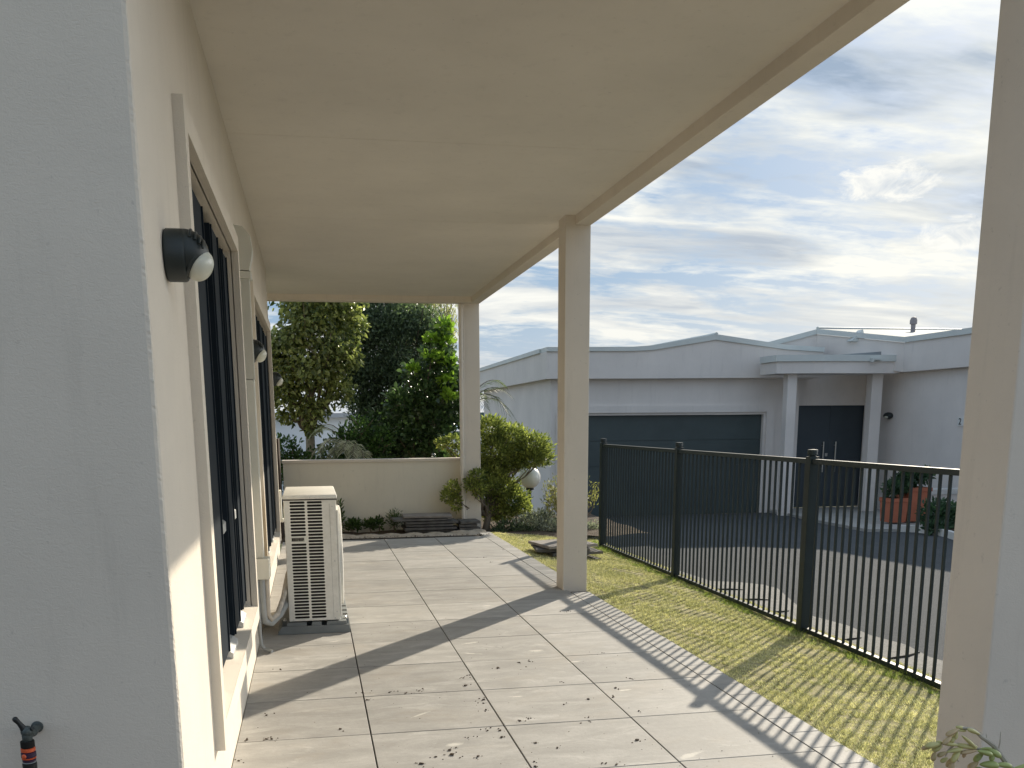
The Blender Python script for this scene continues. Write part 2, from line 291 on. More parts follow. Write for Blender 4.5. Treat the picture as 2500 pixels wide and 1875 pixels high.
# ---------------------------------------------------------------- builders
class MB:
    def __init__(s): s.v = []; s.f = []; s.smooth = False
    def add(s, vs, fs):
        o = len(s.v); s.v += [tuple(v) for v in vs]; s.f += [tuple(i + o for i in f) for f in fs]; return s
    def box(s, x0, x1, y0, y1, z0, z1, b=0.0):
        if b <= 0:
            vs = [(x, y, z) for x in (x0, x1) for y in (y0, y1) for z in (z0, z1)]
            return s.add(vs, [(0, 1, 3, 2), (4, 6, 7, 5), (0, 4, 5, 1), (2, 3, 7, 6), (0, 2, 6, 4), (1, 5, 7, 3)])
        bm = bmesh.new(); bmesh.ops.create_cube(bm, size=1)
        for v in bm.verts:
            v.co = Vector(((x0 + x1) / 2 + v.co.x * (x1 - x0), (y0 + y1) / 2 + v.co.y * (y1 - y0), (z0 + z1) / 2 + v.co.z * (z1 - z0)))
        bmesh.ops.bevel(bm, geom=bm.edges[:], offset=b, segments=2, affect='EDGES', profile=0.5)
        s.bm(bm); return s
    def bm(s, bm, M=None):
        bm.verts.index_update(); o = len(s.v)
        for v in bm.verts: s.v.append(tuple(M @ v.co) if M else tuple(v.co))
        for f in bm.faces: s.f.append(tuple(v.index + o for v in f.verts))
        bm.free(); return s
    def poly_prism(s, pts, z0, z1, axis='z'):
        n = len(pts)
        def P(p, h):
            return (p[0], p[1], h) if axis == 'z' else ((h, p[0], p[1]) if axis == 'x' else (p[0], h, p[1]))
        vs = [P(p, z0) for p in pts] + [P(p, z1) for p in pts]
        fs = [tuple(range(n - 1, -1, -1)), tuple(range(n, 2 * n))] + [(i, (i + 1) % n, n + (i + 1) % n, n + i) for i in range(n)]
        return s.add(vs, fs)
    def tube(s, pts, r, seg=8, cap=True):
        pts = [Vector(p) for p in pts]; n = len(pts)
        rr = r if isinstance(r, (list, tuple)) else [r] * n
        rings = []; up = None
        for i in range(n):
            d = (pts[min(i + 1, n - 1)] - pts[max(i - 1, 0)]).normalized()
            if up is None: up = d.orthogonal().normalized()
            a = (up - d * up.dot(d)).normalized(); up = a; b = d.cross(a)
            rings.append([pts[i] + (a * math.cos(2 * math.pi * k / seg) + b * math.sin(2 * math.pi * k / seg)) * rr[i] for k in range(seg)])
        vs = [v for ring in rings for v in ring]
        fs = [(i * seg + k, i * seg + (k + 1) % seg, (i + 1) * seg + (k + 1) % seg, (i + 1) * seg + k) for i in range(n - 1) for k in range(seg)]
        if cap: fs += [tuple(range(seg - 1, -1, -1)), tuple(range((n - 1) * seg, n * seg))]
        return s.add(vs, fs)
    def lathe(s, prof, c, axis='z', seg=24):
        """prof: (radius, height) pairs along axis from c"""
        vs = []
        for r, h in prof:
            for k in range(seg):
                a = 2 * math.pi * k / seg; u, v = r * math.cos(a), r * math.sin(a)
                vs.append({'z': (c[0] + u, c[1] + v, c[2] + h), 'x': (c[0] + h, c[1] + u, c[2] + v), 'y': (c[0] + v, c[1] + h, c[2] + u)}[axis])
        n = len(prof)
        fs = [(i * seg + k, i * seg + (k + 1) % seg, (i + 1) * seg + (k + 1) % seg, (i + 1) * seg + k) for i in range(n - 1) for k in range(seg)]
        fs += [tuple(range(seg - 1, -1, -1)), tuple(range((n - 1) * seg, n * seg))]
        return s.add(vs, fs)
    def sphere(s, c, r, seg=16, ring=10, M=None):
        r = (r, r, r) if isinstance(r, (int, float)) else r
        bm = bmesh.new(); bmesh.ops.create_uvsphere(bm, u_segments=seg, v_segments=ring, radius=1)
        T = Matrix.Translation(c) @ (M if M else Matrix.Identity(4)) @ Matrix.Diagonal((*r, 1))
        return s.bm(bm, T)
    def build(s, name, material, parent=None, smooth=False):
        me = bpy.data.meshes.new(name)
        off = parent_world(parent) if parent else Vector((0, 0, 0))
        me.from_pydata([(v[0] - off.x, v[1] - off.y, v[2] - off.z) for v in s.v], [], s.f)
        me.validate(); bm = bmesh.new(); bm.from_mesh(me); bmesh.ops.recalc_face_normals(bm, faces=bm.faces[:]); bm.to_mesh(me); bm.free()
        me.materials.append(material)
        if smooth:
            me.polygons.foreach_set('use_smooth', [True] * len(me.polygons))
            me.set_sharp_from_angle(angle=R_(38))
        o = bpy.data.objects.new(name, me); COL.objects.link(o)
        if parent: o.parent = parent
        return o
def parent_world(p):
    v = Vector((0, 0, 0))
    while p: v += Vector(p.location); p = p.parent
    return v
def tag(o, label, cat, group=None):
    o['label'] = label; o['category'] = cat
    if group: o['group'] = group
    return o
def thing(name, loc, label, cat, group=None):
    o = bpy.data.objects.new(name, None); COL.objects.link(o); o.location = loc; o.empty_display_size = 0.1
    return tag(o, label, cat, group)
def kind(o, k, label=None, cat=None):
    o['kind'] = k
    if label: o['label'] = label
    if cat: o['category'] = cat
    return o

def quads_obj(name, V, F, material, parent=None, smooth=False):
    """V (n,3) array, F (m,k) array"""
    off = parent_world(parent) if parent else Vector((0, 0, 0))
    V = np.asarray(V, dtype=np.float32) - np.array(off, dtype=np.float32)
    F = np.asarray(F, dtype=np.int32); mN, k = F.shape
    me = bpy.data.meshes.new(name)
    me.vertices.add(len(V)); me.vertices.foreach_set('co', V.ravel())
    me.loops.add(mN * k); me.loops.foreach_set('vertex_index', F.ravel())
    me.polygons.add(mN); me.polygons.foreach_set('loop_start', np.arange(0, mN * k, k, dtype=np.int32))
    me.update(calc_edges=True); me.validate()
    if smooth: me.polygons.foreach_set('use_smooth', np.ones(mN, dtype=bool))
    me.materials.append(material)
    o = bpy.data.objects.new(name, me); COL.objects.link(o)
    if parent: o.parent = parent
    return o

def leaves(centres, dirs, size, width, fold=0.25, curl=0.2, jitter=0.35, up=None):
    """a six-vertex folded leaf at every centre pointing along dirs"""
    n = len(centres); L = size * (1 + jitter * (RNG.random(n) - 0.5) * 2)[:, None]
    d = dirs / (np.linalg.norm(dirs, axis=1, keepdims=True) + 1e-9)
    r = RNG.normal(size=(n, 3)) if up is None else up + 0.5 * RNG.normal(size=(n, 3))
    sN = np.cross(d, r); sN /= (np.linalg.norm(sN, axis=1, keepdims=True) + 1e-9)
    nn = np.cross(sN, d)
    W = L * width
    b = centres
    p0 = b; p5 = b + d * L - nn * L * curl
    m1 = b + d * L * 0.38 + nn * W * fold * 0; mid = b + d * L * 0.5 - nn * L * 0.03
    l1 = b + d * L * 0.33 + sN * W * 0.5 + nn * W * fold; l2 = b + d * L * 0.68 + sN * W * 0.42 + nn * W * fold - nn * L * curl * 0.4
    r1 = b + d * L * 0.33 - sN * W * 0.5 + nn * W * fold; r2 = b + d * L * 0.68 - sN * W * 0.42 + nn * W * fold - nn * L * curl * 0.4
    V = np.stack([p0, l1, l2, p5, r2, r1], 1).reshape(-1, 3)
    i = np.arange(n)[:, None] * 6
    F = np.concatenate([i + np.array([[0, 1, 2, 3]]), i + np.array([[0, 3, 4, 5]])])
    return V, F

def in_clumps(clumps, n, shell=0.55, dy=None):
    """points spread through a set of ellipsoids (x, y, z, rx, rz)"""
    vol = np.array([c[3] * c[4] * (dy or max(c[3], c[4])) for c in clumps]) ** 0.8
    k = RNG.choice(len(clumps), n, p=vol / vol.sum())
    u = RNG.normal(size=(n, 3)); u /= np.linalg.norm(u, axis=1, keepdims=True)
    rad = (shell + (1 - shell) * RNG.random(n)) ** 1.0 * (0.8 + 0.35 * RNG.random(n))
    C = np.array([[c[0], c[1], c[2]] for c in clumps])[k]
    Rr = np.array([[c[3], dy or max(c[3], c[4]), c[4]] for c in clumps])[k]
    return C + u * Rr * rad[:, None], u, k

def branches(base, clumps, r0, rtip=0.006, seg=6, wob=0.05):
    mb = MB()
    for c in clumps:
        a = Vector(base); b = Vector(c[:3]); pts = []; n = 7
        for i in range(n):
            t = i / (n - 1); p = a.lerp(b, t); p.z += 0.12 * math.sin(t * math.pi) * (b - a).length * 0.4
            if 0 < i < n - 1: p += Vector([random.uniform(-wob, wob) for _ in range(3)])
            pts.append(p)
        mb.tube(pts, [r0 * (1 - i / (n - 1)) ** 1.2 + rtip for i in range(n)], seg)
        for _ in range(3):
            q = pts[random.randint(3, n - 1)]; e = b + Vector([random.uniform(-1, 1) * c[3] * 0.9, random.uniform(-1, 1) * c[3] * 0.9, random.uniform(-.6, 1) * c[4] * 0.9])
            mb.tube([q, q.lerp(e, 0.5) + Vector([random.uniform(-wob, wob) * .6 for _ in range(3)]), e], [rtip * 1.6, rtip * 1.2, rtip * 0.6], 5)
    return mb

# ================================================================ SETTING
LX0, LX1 = 2.16, 3.50
def lawn_z(x, y=0): return -0.012 - 0.118 * min(1.0, max(0.0, (x - 2.16) / 1.2))
def drive_z(y): return -0.15 - 0.025 * max(-10, min(y, 19.5))

# big terrain sheet to the horizon (falls away behind the garden wall), sea and hills
def grid_sheet(name, xs, ys, fz, material, smooth=True):
    X, Yy = np.meshgrid(xs, ys, indexing='ij'); Z = np.vectorize(fz)(X, Yy)
    V = np.stack([X, Yy, Z], -1).reshape(-1, 3); nx, ny = len(xs), len(ys)
    idx = np.arange(nx * ny).reshape(nx, ny)
    F = np.stack([idx[:-1, :-1], idx[1:, :-1], idx[1:, 1:], idx[:-1, 1:]], -1).reshape(-1, 4)
    return quads_obj(name, V, F, material, None, smooth)
def terr(x, y):
    d = max(0.0, y - 12.8)
    z = -0.75 - min(10.0, 0.05 * max(0, y - 22)) - 0.0
    return z - 3.0 * min(1, max(0, (y - 60) / 200))
kind(grid_sheet('ground', [-3000, -400, -80, -20, -8, 0, 6, 12, 20, 40, 120, 500, 3000], [-300, -40, -5, 0, 5, 10, 13, 18, 24, 32, 48, 70, 120, 260], terr, M_ground), 'structure')
kind(MB().box(-6000, 6000, 255, 5800, -16, -13.2).build('sea', M_sea), 'structure')
hl = MB()
pts = [(-2600, -14)]
for i in range(61):
    x = -2600 + i * 90
    pts.append((x, 6 + 52 * abs(math.sin(i * 0.31 + 0.8)) * (0.45 + 0.4 * math.sin(i * 0.13 + 2)) + 14 * math.sin(i * 0.9)))
pts.append((2800, -14))
hl.poly_prism(pts, 3600, 3900, 'y')
kind(hl.build('hills', M_far), 'structure')

# patio: real slabs with open joints over dark bedding
JX = [-0.37, 0.2066, 0.8066, 1.4066, 2.0066]
Y0 = 3.458
sl = MB()
def slab(mb, x0, x1, y0, y1, zt=0.0, g=0.0033, th=0.02):
    t = 0.0012
    dz = random.uniform(-.0008, .0008); zt += dz
    x0 += g; x1 -= g; y0 += g; y1 -= g
    if x1 - x0 < .02 or y1 - y0 < .02: return
    mb.add([(x0, y0, zt - th), (x1, y0, zt - th), (x1, y1, zt - th), (x0, y1, zt - th),
            (x0, y0, zt - t), (x1, y0, zt - t), (x1, y1, zt - t), (x0, y1, zt - t),
            (x0 + t, y0 + t, zt), (x1 - t, y0 + t, zt), (x1 - t, y1 - t, zt), (x0 + t, y1 - t, zt)],
           [(0, 1, 5, 4), (1, 2, 6, 5), (2, 3, 7, 6), (3, 0, 4, 7), (4, 5, 9, 8), (5, 6, 10, 9), (6, 7, 11, 10), (7, 4, 8, 11), (8, 9, 10, 11)])
rows = [Y0 + 0.6 * k for k in range(-2, 14)]
for k, y in enumerate(rows[:-1]):
    y1 = min(y + 0.6, 11.56)
    if y >= 11.55: continue
    for i in range(4):
        x0, x1 = JX[i], JX[i + 1]
        sh = [0.004, 0.0, -0.006, 0.003][i]
        if y < 2.3 and x0 > 1.3: continue
        # the concrete column takes a bite out of the last slab
        slab(sl, x0, x1, y + sh, y1 + sh)
e = sl
yy = 2.3
while yy < 11.5:
    if not (7.36 < yy < 7.44 or 7.3 < yy < 7.62):
        slab(e, 2.0066, 2.158, yy, yy + 0.2, 0.0, 0.0026)
    yy += 0.2
pv = kind(sl.build('patio_paving', M_paver), 'structure')
bd = MB().box(-.369, 2.155, 2.25, 11.55, -0.12, -0.0185)
kind(bd.build('paving_bed', M_bed), 'structure')

# lawn strip, falling to the fence
xs = np.linspace(2.162, 3.52, 12); ys = np.linspace(2.2, 11.75, 60)
kind(grid_sheet('lawn', xs, ys, lambda x, y: lawn_z(x) + 0.006 * math.sin(x * 9 + y * 5) * math.sin(y * 3.1), M_lawn), 'structure')
# driveway, its pale edge strip and the porch path
kind(grid_sheet('driveway', [4.1, 8, 14, 22], [-4, 4, 10, 16, 19.35], lambda x, y: drive_z(y), M_asph), 'structure')
ed = [(3.49, -2.0), (4.02, -2.0), (4.2, 4.6), (4.21, 5.5), (4.18, 5.8), (4.27, 6.2), (4.22, 6.6), (4.27, 7.0), (4.21, 7.5), (4.36, 8.0), (4.55, 8.6), (4.68, 9.0), (4.66, 9.3), (4.5, 9.55), (4.25, 9.7), (4.2, 12.5), (3.49, 12.5)]
cs = MB(); n = len(ed); zt = [drive_z(p[1]) + 0.012 for p in ed]
cs.add([(p[0], p[1], z) for p, z in zip(ed, zt)] + [(p[0], p[1], z - 0.2) for p, z in zip(ed, zt)],
       [tuple(range(n))] + [(i, (i + 1) % n, n + (i + 1) % n, n + i) for i in range(n)])
kind(cs.build('concrete_edge_strip', M_conc), 'structure')
cr = MB()
for (pa, pb) in [((3.75, 8.5), (4.25, 8.32)), ((3.7, 7.62), (4.15, 7.72)), ((3.7, 6.42), (4.1, 6.5)), ((3.62, 5.72), (4.18, 5.9)), ((3.9, 5.25), (4.15, 5.5)), ((3.8, 9.1), (4.3, 9.0))]:
    a = Vector((*pa, drive_z(pa[1]) + 0.016)); b = Vector((*pb, drive_z(pb[1]) + 0.016)); p = [a.lerp(b, t) + Vector((random.uniform(-.02, .02), random.uniform(-.03, .03), 0)) for t in (0, .25, .5, .75, 1)]
    cr.tube(p, [.012, .016, .010, .013, .004], 5)
kind(cr.build('strip_dark_lines', M_bed), 'structure')  # thin dark lines drawn across the strip
pth = [(9.66, 18.4), (9.32, 16.65), (9.2, 15.6), (9.08, 14.5), (9.60, 14.35), (10.2, 14.3), (12.0, 14.3), (12.0, 18.4), (14, 18.4), (14, 19.6), (9.66, 19.6)]
pm = MB(); n = len(pth); zt = [drive_z(p[1]) + 0.05 for p in pth]
pm.add([(p[0], p[1], z) for p, z in zip(pth, zt)] + [(p[0], p[1], z - 0.3) for p, z in zip(pth, zt)], [tuple(range(n))] + [(i, (i + 1) % n, n + (i + 1) % n, n + i) for i in range(n)])
kind(pm.build('porch_path', M_path), 'structure')
kb = MB(); kp = [(9.58, 14.36), (9.76, 14.2), (9.80, 13.8), (9.70, 13.3), (9.5, 12.8), (9.2, 12.0), (8.9, 11.0)]
for a, b in zip(kp[:-1], kp[1:]):
    a_ = Vector((*a, 0)); b_ = Vector((*b, 0)); d = (b_ - a_).normalized(); nn = Vector((-d.y, d.x, 0)) * 0.07
    if nn.x < 0: nn = -nn
    za, zb = drive_z(a[1]), drive_z(b[1])
    q = [(a_, za), (b_, zb), (b_ + nn, zb), (a_ + nn, za)]
    kb.add([(p.x, p.y, z - 0.1) for p, z in q] + [(p.x, p.y, z + 0.11) for p, z in q], [(3, 2, 1, 0), (4, 5, 6, 7), (0, 1, 5, 4), (1, 2, 6, 5), (2, 3, 7, 6), (3, 0, 4, 7)])
kind(kb.build('kerb', M_kerb), 'structure')
kind(grid_sheet('garden_bed', list(np.linspace(-0.6, 4.24, 30)), list(np.linspace(11.56, 14.6, 22)), lambda x, y: -0.05 - 0.02 * (x > 2.6) + 0.02 * math.sin(x * 7.3) * math.sin(y * 6.1 + x), M_soil), 'structure')
kind(grid_sheet('widened_soil_bed', list(np.linspace(-7, 3.49, 20)), list(np.linspace(-6, 2.5, 20)), lambda x, y: -0.035 - .02 * math.sin(x * 5 + y * 3), M_soil), 'structure')  # bed under the succulent, widened out of view to cut bounce on the wall
kind(MB().box(9.95, 12.0, 11.5, 14.25, -0.6, -0.40).build('verge', M_soil), 'structure')

# sand ridge at the unfinished edge of the paving
V = []; nx, ny = 120, 14
for i in range(nx):
    for j in range(ny):
        x = -0.35 + 2.45 * i / (nx - 1); t = j / (ny - 1); y = 11.56 + 0.34 * t
        h = math.sin(t * math.pi) * (0.010 + 0.026 * max(0, math.sin(x * 5.1 + 1) * math.sin(x * 2.3 + .5)) + 0.012 * math.sin(x * 23 + y * 17)) + random.uniform(-.004, .004) * math.sin(t * math.pi)
        V.append((x, y, -0.03 + max(0, h) + 0.022 * math.sin(t * math.pi)))
idx = np.arange(nx * ny).reshape(nx, ny)
sd_o = quads_obj('sand_ridge', V, np.stack([idx[:-1, :-1], idx[1:, :-1], idx[1:, 1:], idx[:-1, 1:]], -1).reshape(-1, 4), M_sand, None, True)
kind(sd_o, 'stuff', 'loose bedding sand heaped along the far edge of the patio', 'sand')

# soil crumbs dropped on the paving
CR = [(0.519, 3.778), (0.451, 3.71), (0.38, 3.645), (0.385, 3.641), (0.518, 3.723), (0.549, 3.806), (0.34, 4.706), (0.221, 4.597), (-0.246, 4.085), (-0.223, 4.08), (-0.221, 5.298), (0.076, 4.159), (0.781, 4.951), (0.753, 4.904), (0.74, 4.748), (0.491, 4.701), (0.514, 4.739), (0.42, 4.675), (-0.261, 4.438), (-0.33, 4.089), (-0.344, 3.827), (0.206, 4.735), (1.117, 5.159), (1.178, 5.181), (1.195, 5.163), (0.975, 5.071), (1.24, 4.714), (1.295, 4.375), (1.154, 4.315), (0.763, 3.897), (0.891, 4.106), (0.937, 4.137), (0.949, 4.135), (1.212, 4.09), (1.156, 4.019), (1.327, 3.739), (1.429, 4.391), (1.489, 4.544), (1.623, 4.706), (1.645, 5.286), (0.824, 3.518), (0.833, 3.572), (1.148, 3.473), (1.113, 3.498), (0.966, 3.713), (1.474, 4.141), (1.678, 9.445), (1.68, 9.103), (1.133, 5.06), (0.788, 4.475), (0.77, 4.5), (0.769, 4.308), (0.776, 4.419), (0.72, 4.002), (0.774, 3.99), (0.62, 3.923), (0.621, 3.68), (0.892, 3.796), (1.72, 6.553), (1.783, 6.562), (1.98, 9.96)]
cm = MB()
def crumb(x, y, r):
    bm = bmesh.new(); bmesh.ops.create_icosphere(bm, subdivisions=1, radius=1)
    for v in bm.verts: v.co *= random.uniform(0.65, 1.25)
    cm.bm(bm, Matrix.Translation((x, y, r * 0.35)) @ Matrix.Rotation(random.uniform(0, 6), 4, 'Z') @ Matrix.Diagonal((r * random.uniform(.9, 1.6), r, r * 0.6, 1)))
for i, (x, y) in enumerate(CR):
    big = 1.35 if i in (0, 4, 14, 29, 35, 25) else 1
    crumb(x, y, random.uniform(.0042, .0072) * big)
    for _ in range(random.randint(2, 5)): crumb(x + random.gauss(0, .022), y + random.gauss(0, .016), random.uniform(.0012, .0042))
for _ in range(260): crumb(random.uniform(-.3, 2.1), random.uniform(3.2, 6.5) if random.random() < .7 else random.uniform(6.5, 11.5), random.uniform(.0010, .0024))
for _ in range(160): crumb(random.uniform(-.3, 2.1), 11.5 - abs(random.gauss(0, .09)), random.uniform(.003, .009))
kind(cm.build('soil_crumbs', M_soil), 'stuff', 'dark crumbs of soil scattered over the pale paving', 'soil')

# ================================================================ HOUSE
H = thing('house', (-0.37, 6.4, 0), 'cream rendered house with deep veranda roof on square columns beside the paved patio', 'house')
WX = -0.37; HY0, HY1 = 2.52, 10.35; ZT = 2.88
WIN = [(3.35, 5.50, 0.325, 2.25), (7.02, 9.82, 0.27, 2.22)]
def holed_wall(mb, ys, zs, holes, x, depth):
    for i in range(len(ys) - 1):
        for j in range(len(zs) - 1):
            yc, zc_ = (ys[i] + ys[i + 1]) / 2, (zs[j] + zs[j + 1]) / 2
            if any(h[0] < yc < h[1] and h[2] < zc_ < h[3] for h in holes): continue
            mb.add([(x, ys[i], zs[j]), (x, ys[i + 1], zs[j]), (x, ys[i + 1], zs[j + 1]), (x, ys[i], zs[j + 1])], [(0, 1, 2, 3)])
    for (a, b, c, d) in holes:
        mb.add([(x, a, c), (x, b, c), (x, b, d), (x, a, d), (x - depth, a, c), (x - depth, b, c), (x - depth, b, d), (x - depth, a, d)],
               [(0, 1, 5, 4), (1, 2, 6, 5), (2, 3, 7, 6), (3, 0, 4, 7), (4, 5, 6, 7)])
wl = MB()
ys_ = sorted({HY0 + 0.012, HY1} | {w_[0] for w_ in WIN} | {w_[1] for w_ in WIN}); zs_ = sorted({-0.15, ZT} | {w_[2] for w_ in WIN} | {w_[3] for w_ in WIN})
holed_wall(wl, ys_, zs_, WIN, WX, 0.16)
c_ = 0.012
nz = 420; V_ = []; rr_ = random.Random(3)
for i in range(nz + 1):
    z = -0.15 + (ZT + .65) * i / nz
    k = rr_.gauss(0, .0006) + .0012 * math.sin(z * 9) ; k2 = rr_.gauss(0, .0006)
    V_ += [(WX, HY0 + c_, z), (WX - .0035 + k, HY0 + .0035 - k2, z), (WX - c_, HY0, z)]
wl.add(V_, [q for i in range(nz) for q in ((3 * i, 3 * i + 1, 3 * i + 4, 3 * i + 3), (3 * i + 1, 3 * i + 2, 3 * i + 5, 3 * i + 4))])
wl.add([(WX - c_, HY0, -0.15), (-7, HY0, -0.15), (-7, HY0, ZT + .5), (WX - c_, HY0, ZT + .5)], [(0, 1, 2, 3)])
wl.add([(WX, HY1, -0.15), (-7, HY1, -0.15), (-7, HY1, ZT), (WX, HY1, ZT)], [(0, 1, 2, 3)])
wl.add([(-7, HY0, -0.15), (-7, HY1, -0.15), (-7, HY1, ZT), (-7, HY0, ZT)], [(0, 1, 2, 3)])
wo_ = wl.build('wall', M_wall, H)
# window surrounds, joinery, glass
def surround(y0, y1, z0, z1, wd=0.085, pr=0.034):
    mb = MB(); x0, x1 = WX - 0.005, WX + pr; b = 0.006
    mb.box(x0, x1, y0 - wd, y0, z0 - wd, z1 + wd, 0)
    mb.box(x0, x1, y1, y1 + wd, z0 - wd, z1 + wd, 0)
    mb.box(x0, x1, y0, y1, z1, z1 + wd, 0)
    mb.box(x0, x1, y0, y1, z0 - wd, z0, 0)
    # sloping sill inside the opening
    mb.add([(WX + pr - .002, y0, z0 + .001), (WX + pr - .002, y1, z0 + .001), (WX - 0.10, y1, z0 + 0.028), (WX - 0.10, y0, z0 + 0.028)], [(0, 1, 2, 3)])
    return mb
def window(y0, y1, z0, z1, mull, zt, label=None):
    f = surround(y0, y1, z0, z1).build('window', M_wall, H)
    if label: f['label'] = label
    xb = WX - 0.12; fr = MB()
    fr.box(xb, xb + 0.055, y0 + .001, y0 + 0.06, z0 + .03, z1 - .001); fr.box(xb, xb + 0.055, y1 - 0.06, y1 - .001, z0 + .03, z1 - .001)
    fr.box(xb, xb + 0.055, y0 + .06, y1 - .06, z1 - 0.06, z1 - .001); fr.box(xb, xb + 0.05, y0 + .06, y1 - .06, z0 + .03, z0 + .075)
    for (a, b, front) in mull:
        fr.box(xb + .002, front, a, b, z0 + 0.050, z1 - 0.045)
        fr.box(xb + .001, front + .007, a + .018, a + .034, z0 + 0.052, z1 - 0.047)
        fr.box(xb + .001, front + .007, b - .034, b - .018, z0 + 0.052, z1 - 0.047)
    fr.build('frame', M_frame, f)
    gl = MB(); gl.box(xb - 0.012, xb + 0.006, y0 + 0.05, y1 - 0.05, z0 + 0.05, z1 - 0.04); gl.build('pane', M_glass, f)
    # pale transom cap and sill flashing that show between the mullions
    gaps = []; cur = y0 + 0.06
    for (a, b, fr_) in sorted(mull):
        if a - cur > 0.02: gaps.append((cur, a))
        cur = b
    if y1 - 0.06 - cur > 0.02: gaps.append((cur, y1 - 0.06))
    for (a, b) in gaps:
        t = MB(); xf = xb + 0.092
        t.poly_prism([(xb + .004, zt + .05), (xb + .045, zt + .045), (xf, zt + .012), (xf, zt - .03), (xb + .04, zt - .035), (xb + .004, zt - .035)], a + .001, b - .001, 'y')
        t.build('transom', M_trim, f)
        s_ = MB(); s_.poly_prism([(xb + .051, z0 + .070), (xb + .09, z0 + .052), (xb + .115, z0 + .034), (xb + .115, z0 + .012), (xb + .051, z0 + .012)], a + .001, b - .001, 'y')
        s_.build('sill_flashing', M_trim, f)
    return f
window(*WIN[0], [(3.70, 4.22, WX - 0.020), (4.52, 4.88, WX - 0.020), (5.14, 5.44, WX - 0.026)], 0.90, 'large window nearest the camera, dark mullions in a raised cream surround')
window(*WIN[1], [(7.30, 8.02, WX - 0.006), (8.30, 8.92, WX - 0.006), (9.16, 9.76, WX - 0.010)], 0.93, 'long far window with dark mullions behind the air conditioner')
# soffit with three sheet joints, roof slab, beams, columns
sf = MB(); SY0, SY1 = 2.453, 12.40
sx0, sx1 = -0.37, 2.05
joints = [3.24, 4.47, 5.68, 6.92, 7.80, 9.2, 11.2]
prev = SY0
for k, j in enumerate(joints + [12.25]):
    x_l = -7 if prev >= HY1 else sx0
    dz = 0.0007 * (k % 2)
    gj = 0.0008 if k < len(joints) else 0
    for xa, xb_ in ((sx0 + .0005, sx1),):
        sf.box(xa, xb_, prev + .0008, j - gj, ZT - dz, ZT + 0.02)
    prev = j
sf.box(-7, sx0 - .0005, HY1 + .002, 12.25, ZT, ZT + 0.02)
sf.box(sx0, sx1, SY0, 12.25, ZT + 0.0015, ZT + 0.022)
sf.build('soffit', M_soffit, H)
rf = MB(); rf.box(-7, 2.168, 2.46, 12.40, ZT + 0.0225, 3.32); rf.build('roof', M_wall, H)
bmn = MB(); bmn.box(2.05, 2.17, 2.453, 12.42, 2.81, 3.30, 0.004); bmn.build('beam', M_col, H)
bmn = MB(); bmn.box(-7, 2.049, 12.25, 12.41, 2.808, 3.30, 0.004); bmn.build('beam', M_col, H)
for y0 in (2.453, 7.42, 12.385):
    mb = MB(); ztop = ZT - .001
    bm = bmesh.new(); bmesh.ops.create_cube(bm, size=1)
    x0, x1, y1 = 1.97, 2.17, y0 + (0.215 if y0 < 12 else 0.2)
    for v in bm.verts: v.co = Vector(((x0 + x1) / 2 + v.co.x * (x1 - x0), (y0 + y1) / 2 + v.co.y * (y1 - y0), -0.15 + (v.co.z + .5) * (ztop + .15)))
    bmesh.ops.bevel(bm, geom=[e for e in bm.edges if abs((e.verts[0].co - e.verts[1].co).z) > 1], offset=0.006, segments=3, affect='EDGES', profile=0.5)
    # stop below the beam where the beam passes over it
    mb.bm(bm)
    for i, v in enumerate(mb.v):
        if v[2] > 2.5: mb.v[i] = (v[0], v[1], 2.8095)
    mb.build('column', M_col, H)
    MB().box(1.972, 2.0495, y0 + .002, y1 - .002, 2.8097, ZT - .0005).build('column_head', M_col, H)
# far column downpipe
dp = MB(); dp.tube([(1.925, 12.36, -0.05), (1.925, 12.36, 2.80)], 0.028, 14)
for z in (0.9, 2.1): dp.lathe([(0.031, -.018), (0.033, -.012), (0.033, .012), (0.031, .018)], (1.925, 12.36, z), 'z', 14)
dp.tube([(1.962, 12.372, -0.05), (1.962, 12.372, 2.80)], 0.009, 8)
dp.build('downpipe', M_col, H, True)

# ---- wall lights
def wall_light(y, z, label):
    t = thing('wall_light', (WX, y, z), label, 'wall light', 'black bulkhead lights on the cream wall')
    b = MB()
    b.lathe([(0.050, 0.001), (0.066, 0.001), (0.070, 0.006), (0.070, 0.05), (0.066, 0.056), (0.058, 0.058)], (WX, y, z), 'x', 28)
    # hooded, drooping body
    bm = bmesh.new(); bmesh.ops.create_uvsphere(bm, u_segments=28, v_segments=18, radius=1)
    for v in bm.verts:
        if v.co.x < 0: v.co.x *= 0.25
    b.bm(bm, Matrix.Translation((WX + 0.050, y, z + .006)) @ Matrix.Diagonal((0.066, 0.064, 0.064, 1)))
    b.build('body', M_lampb, t, True)
    for k in range(4):
        a = R_(28 + k * 13)
        r = MB(); cx_, cz = WX + 0.050 + 0.066 * math.cos(a), z + .006 + 0.064 * math.sin(a)
        r.tube([(cx_ - .004, y + 0.05 * math.cos(p), cz - 0.028 + 0.030 * math.sin(p)) for p in np.linspace(0.15, math.pi - 0.15, 11)], 0.0038, 6)
        r.build('cooling_rib', M_lampb, t, True)
    l = MB(); l.sphere((WX + 0.090, y, z - 0.026), (0.034, 0.050, 0.044), 24, 16, Matrix.Rotation(R_(32), 4, 'Y')); l.build('lens', M_lampl, t, True)
    bz = MB(); bm = bmesh.new()
    T = Matrix.Translation((WX + 0.076, y, z - 0.018)) @ Matrix.Rotation(R_(32), 4, 'Y')
    pts_ = [T @ Vector((0, 0.050 * math.cos(a), 0.052 * math.sin(a))) for a in np.linspace(0, 2 * math.pi, 29)]
    bm.free(); bz.tube(pts_, 0.005, 8, False); bz.build('bezel', M_lampb, t, True)
wall_light(2.885, 1.808, 'nearest black bulkhead light, close to the corner of the cream wall')
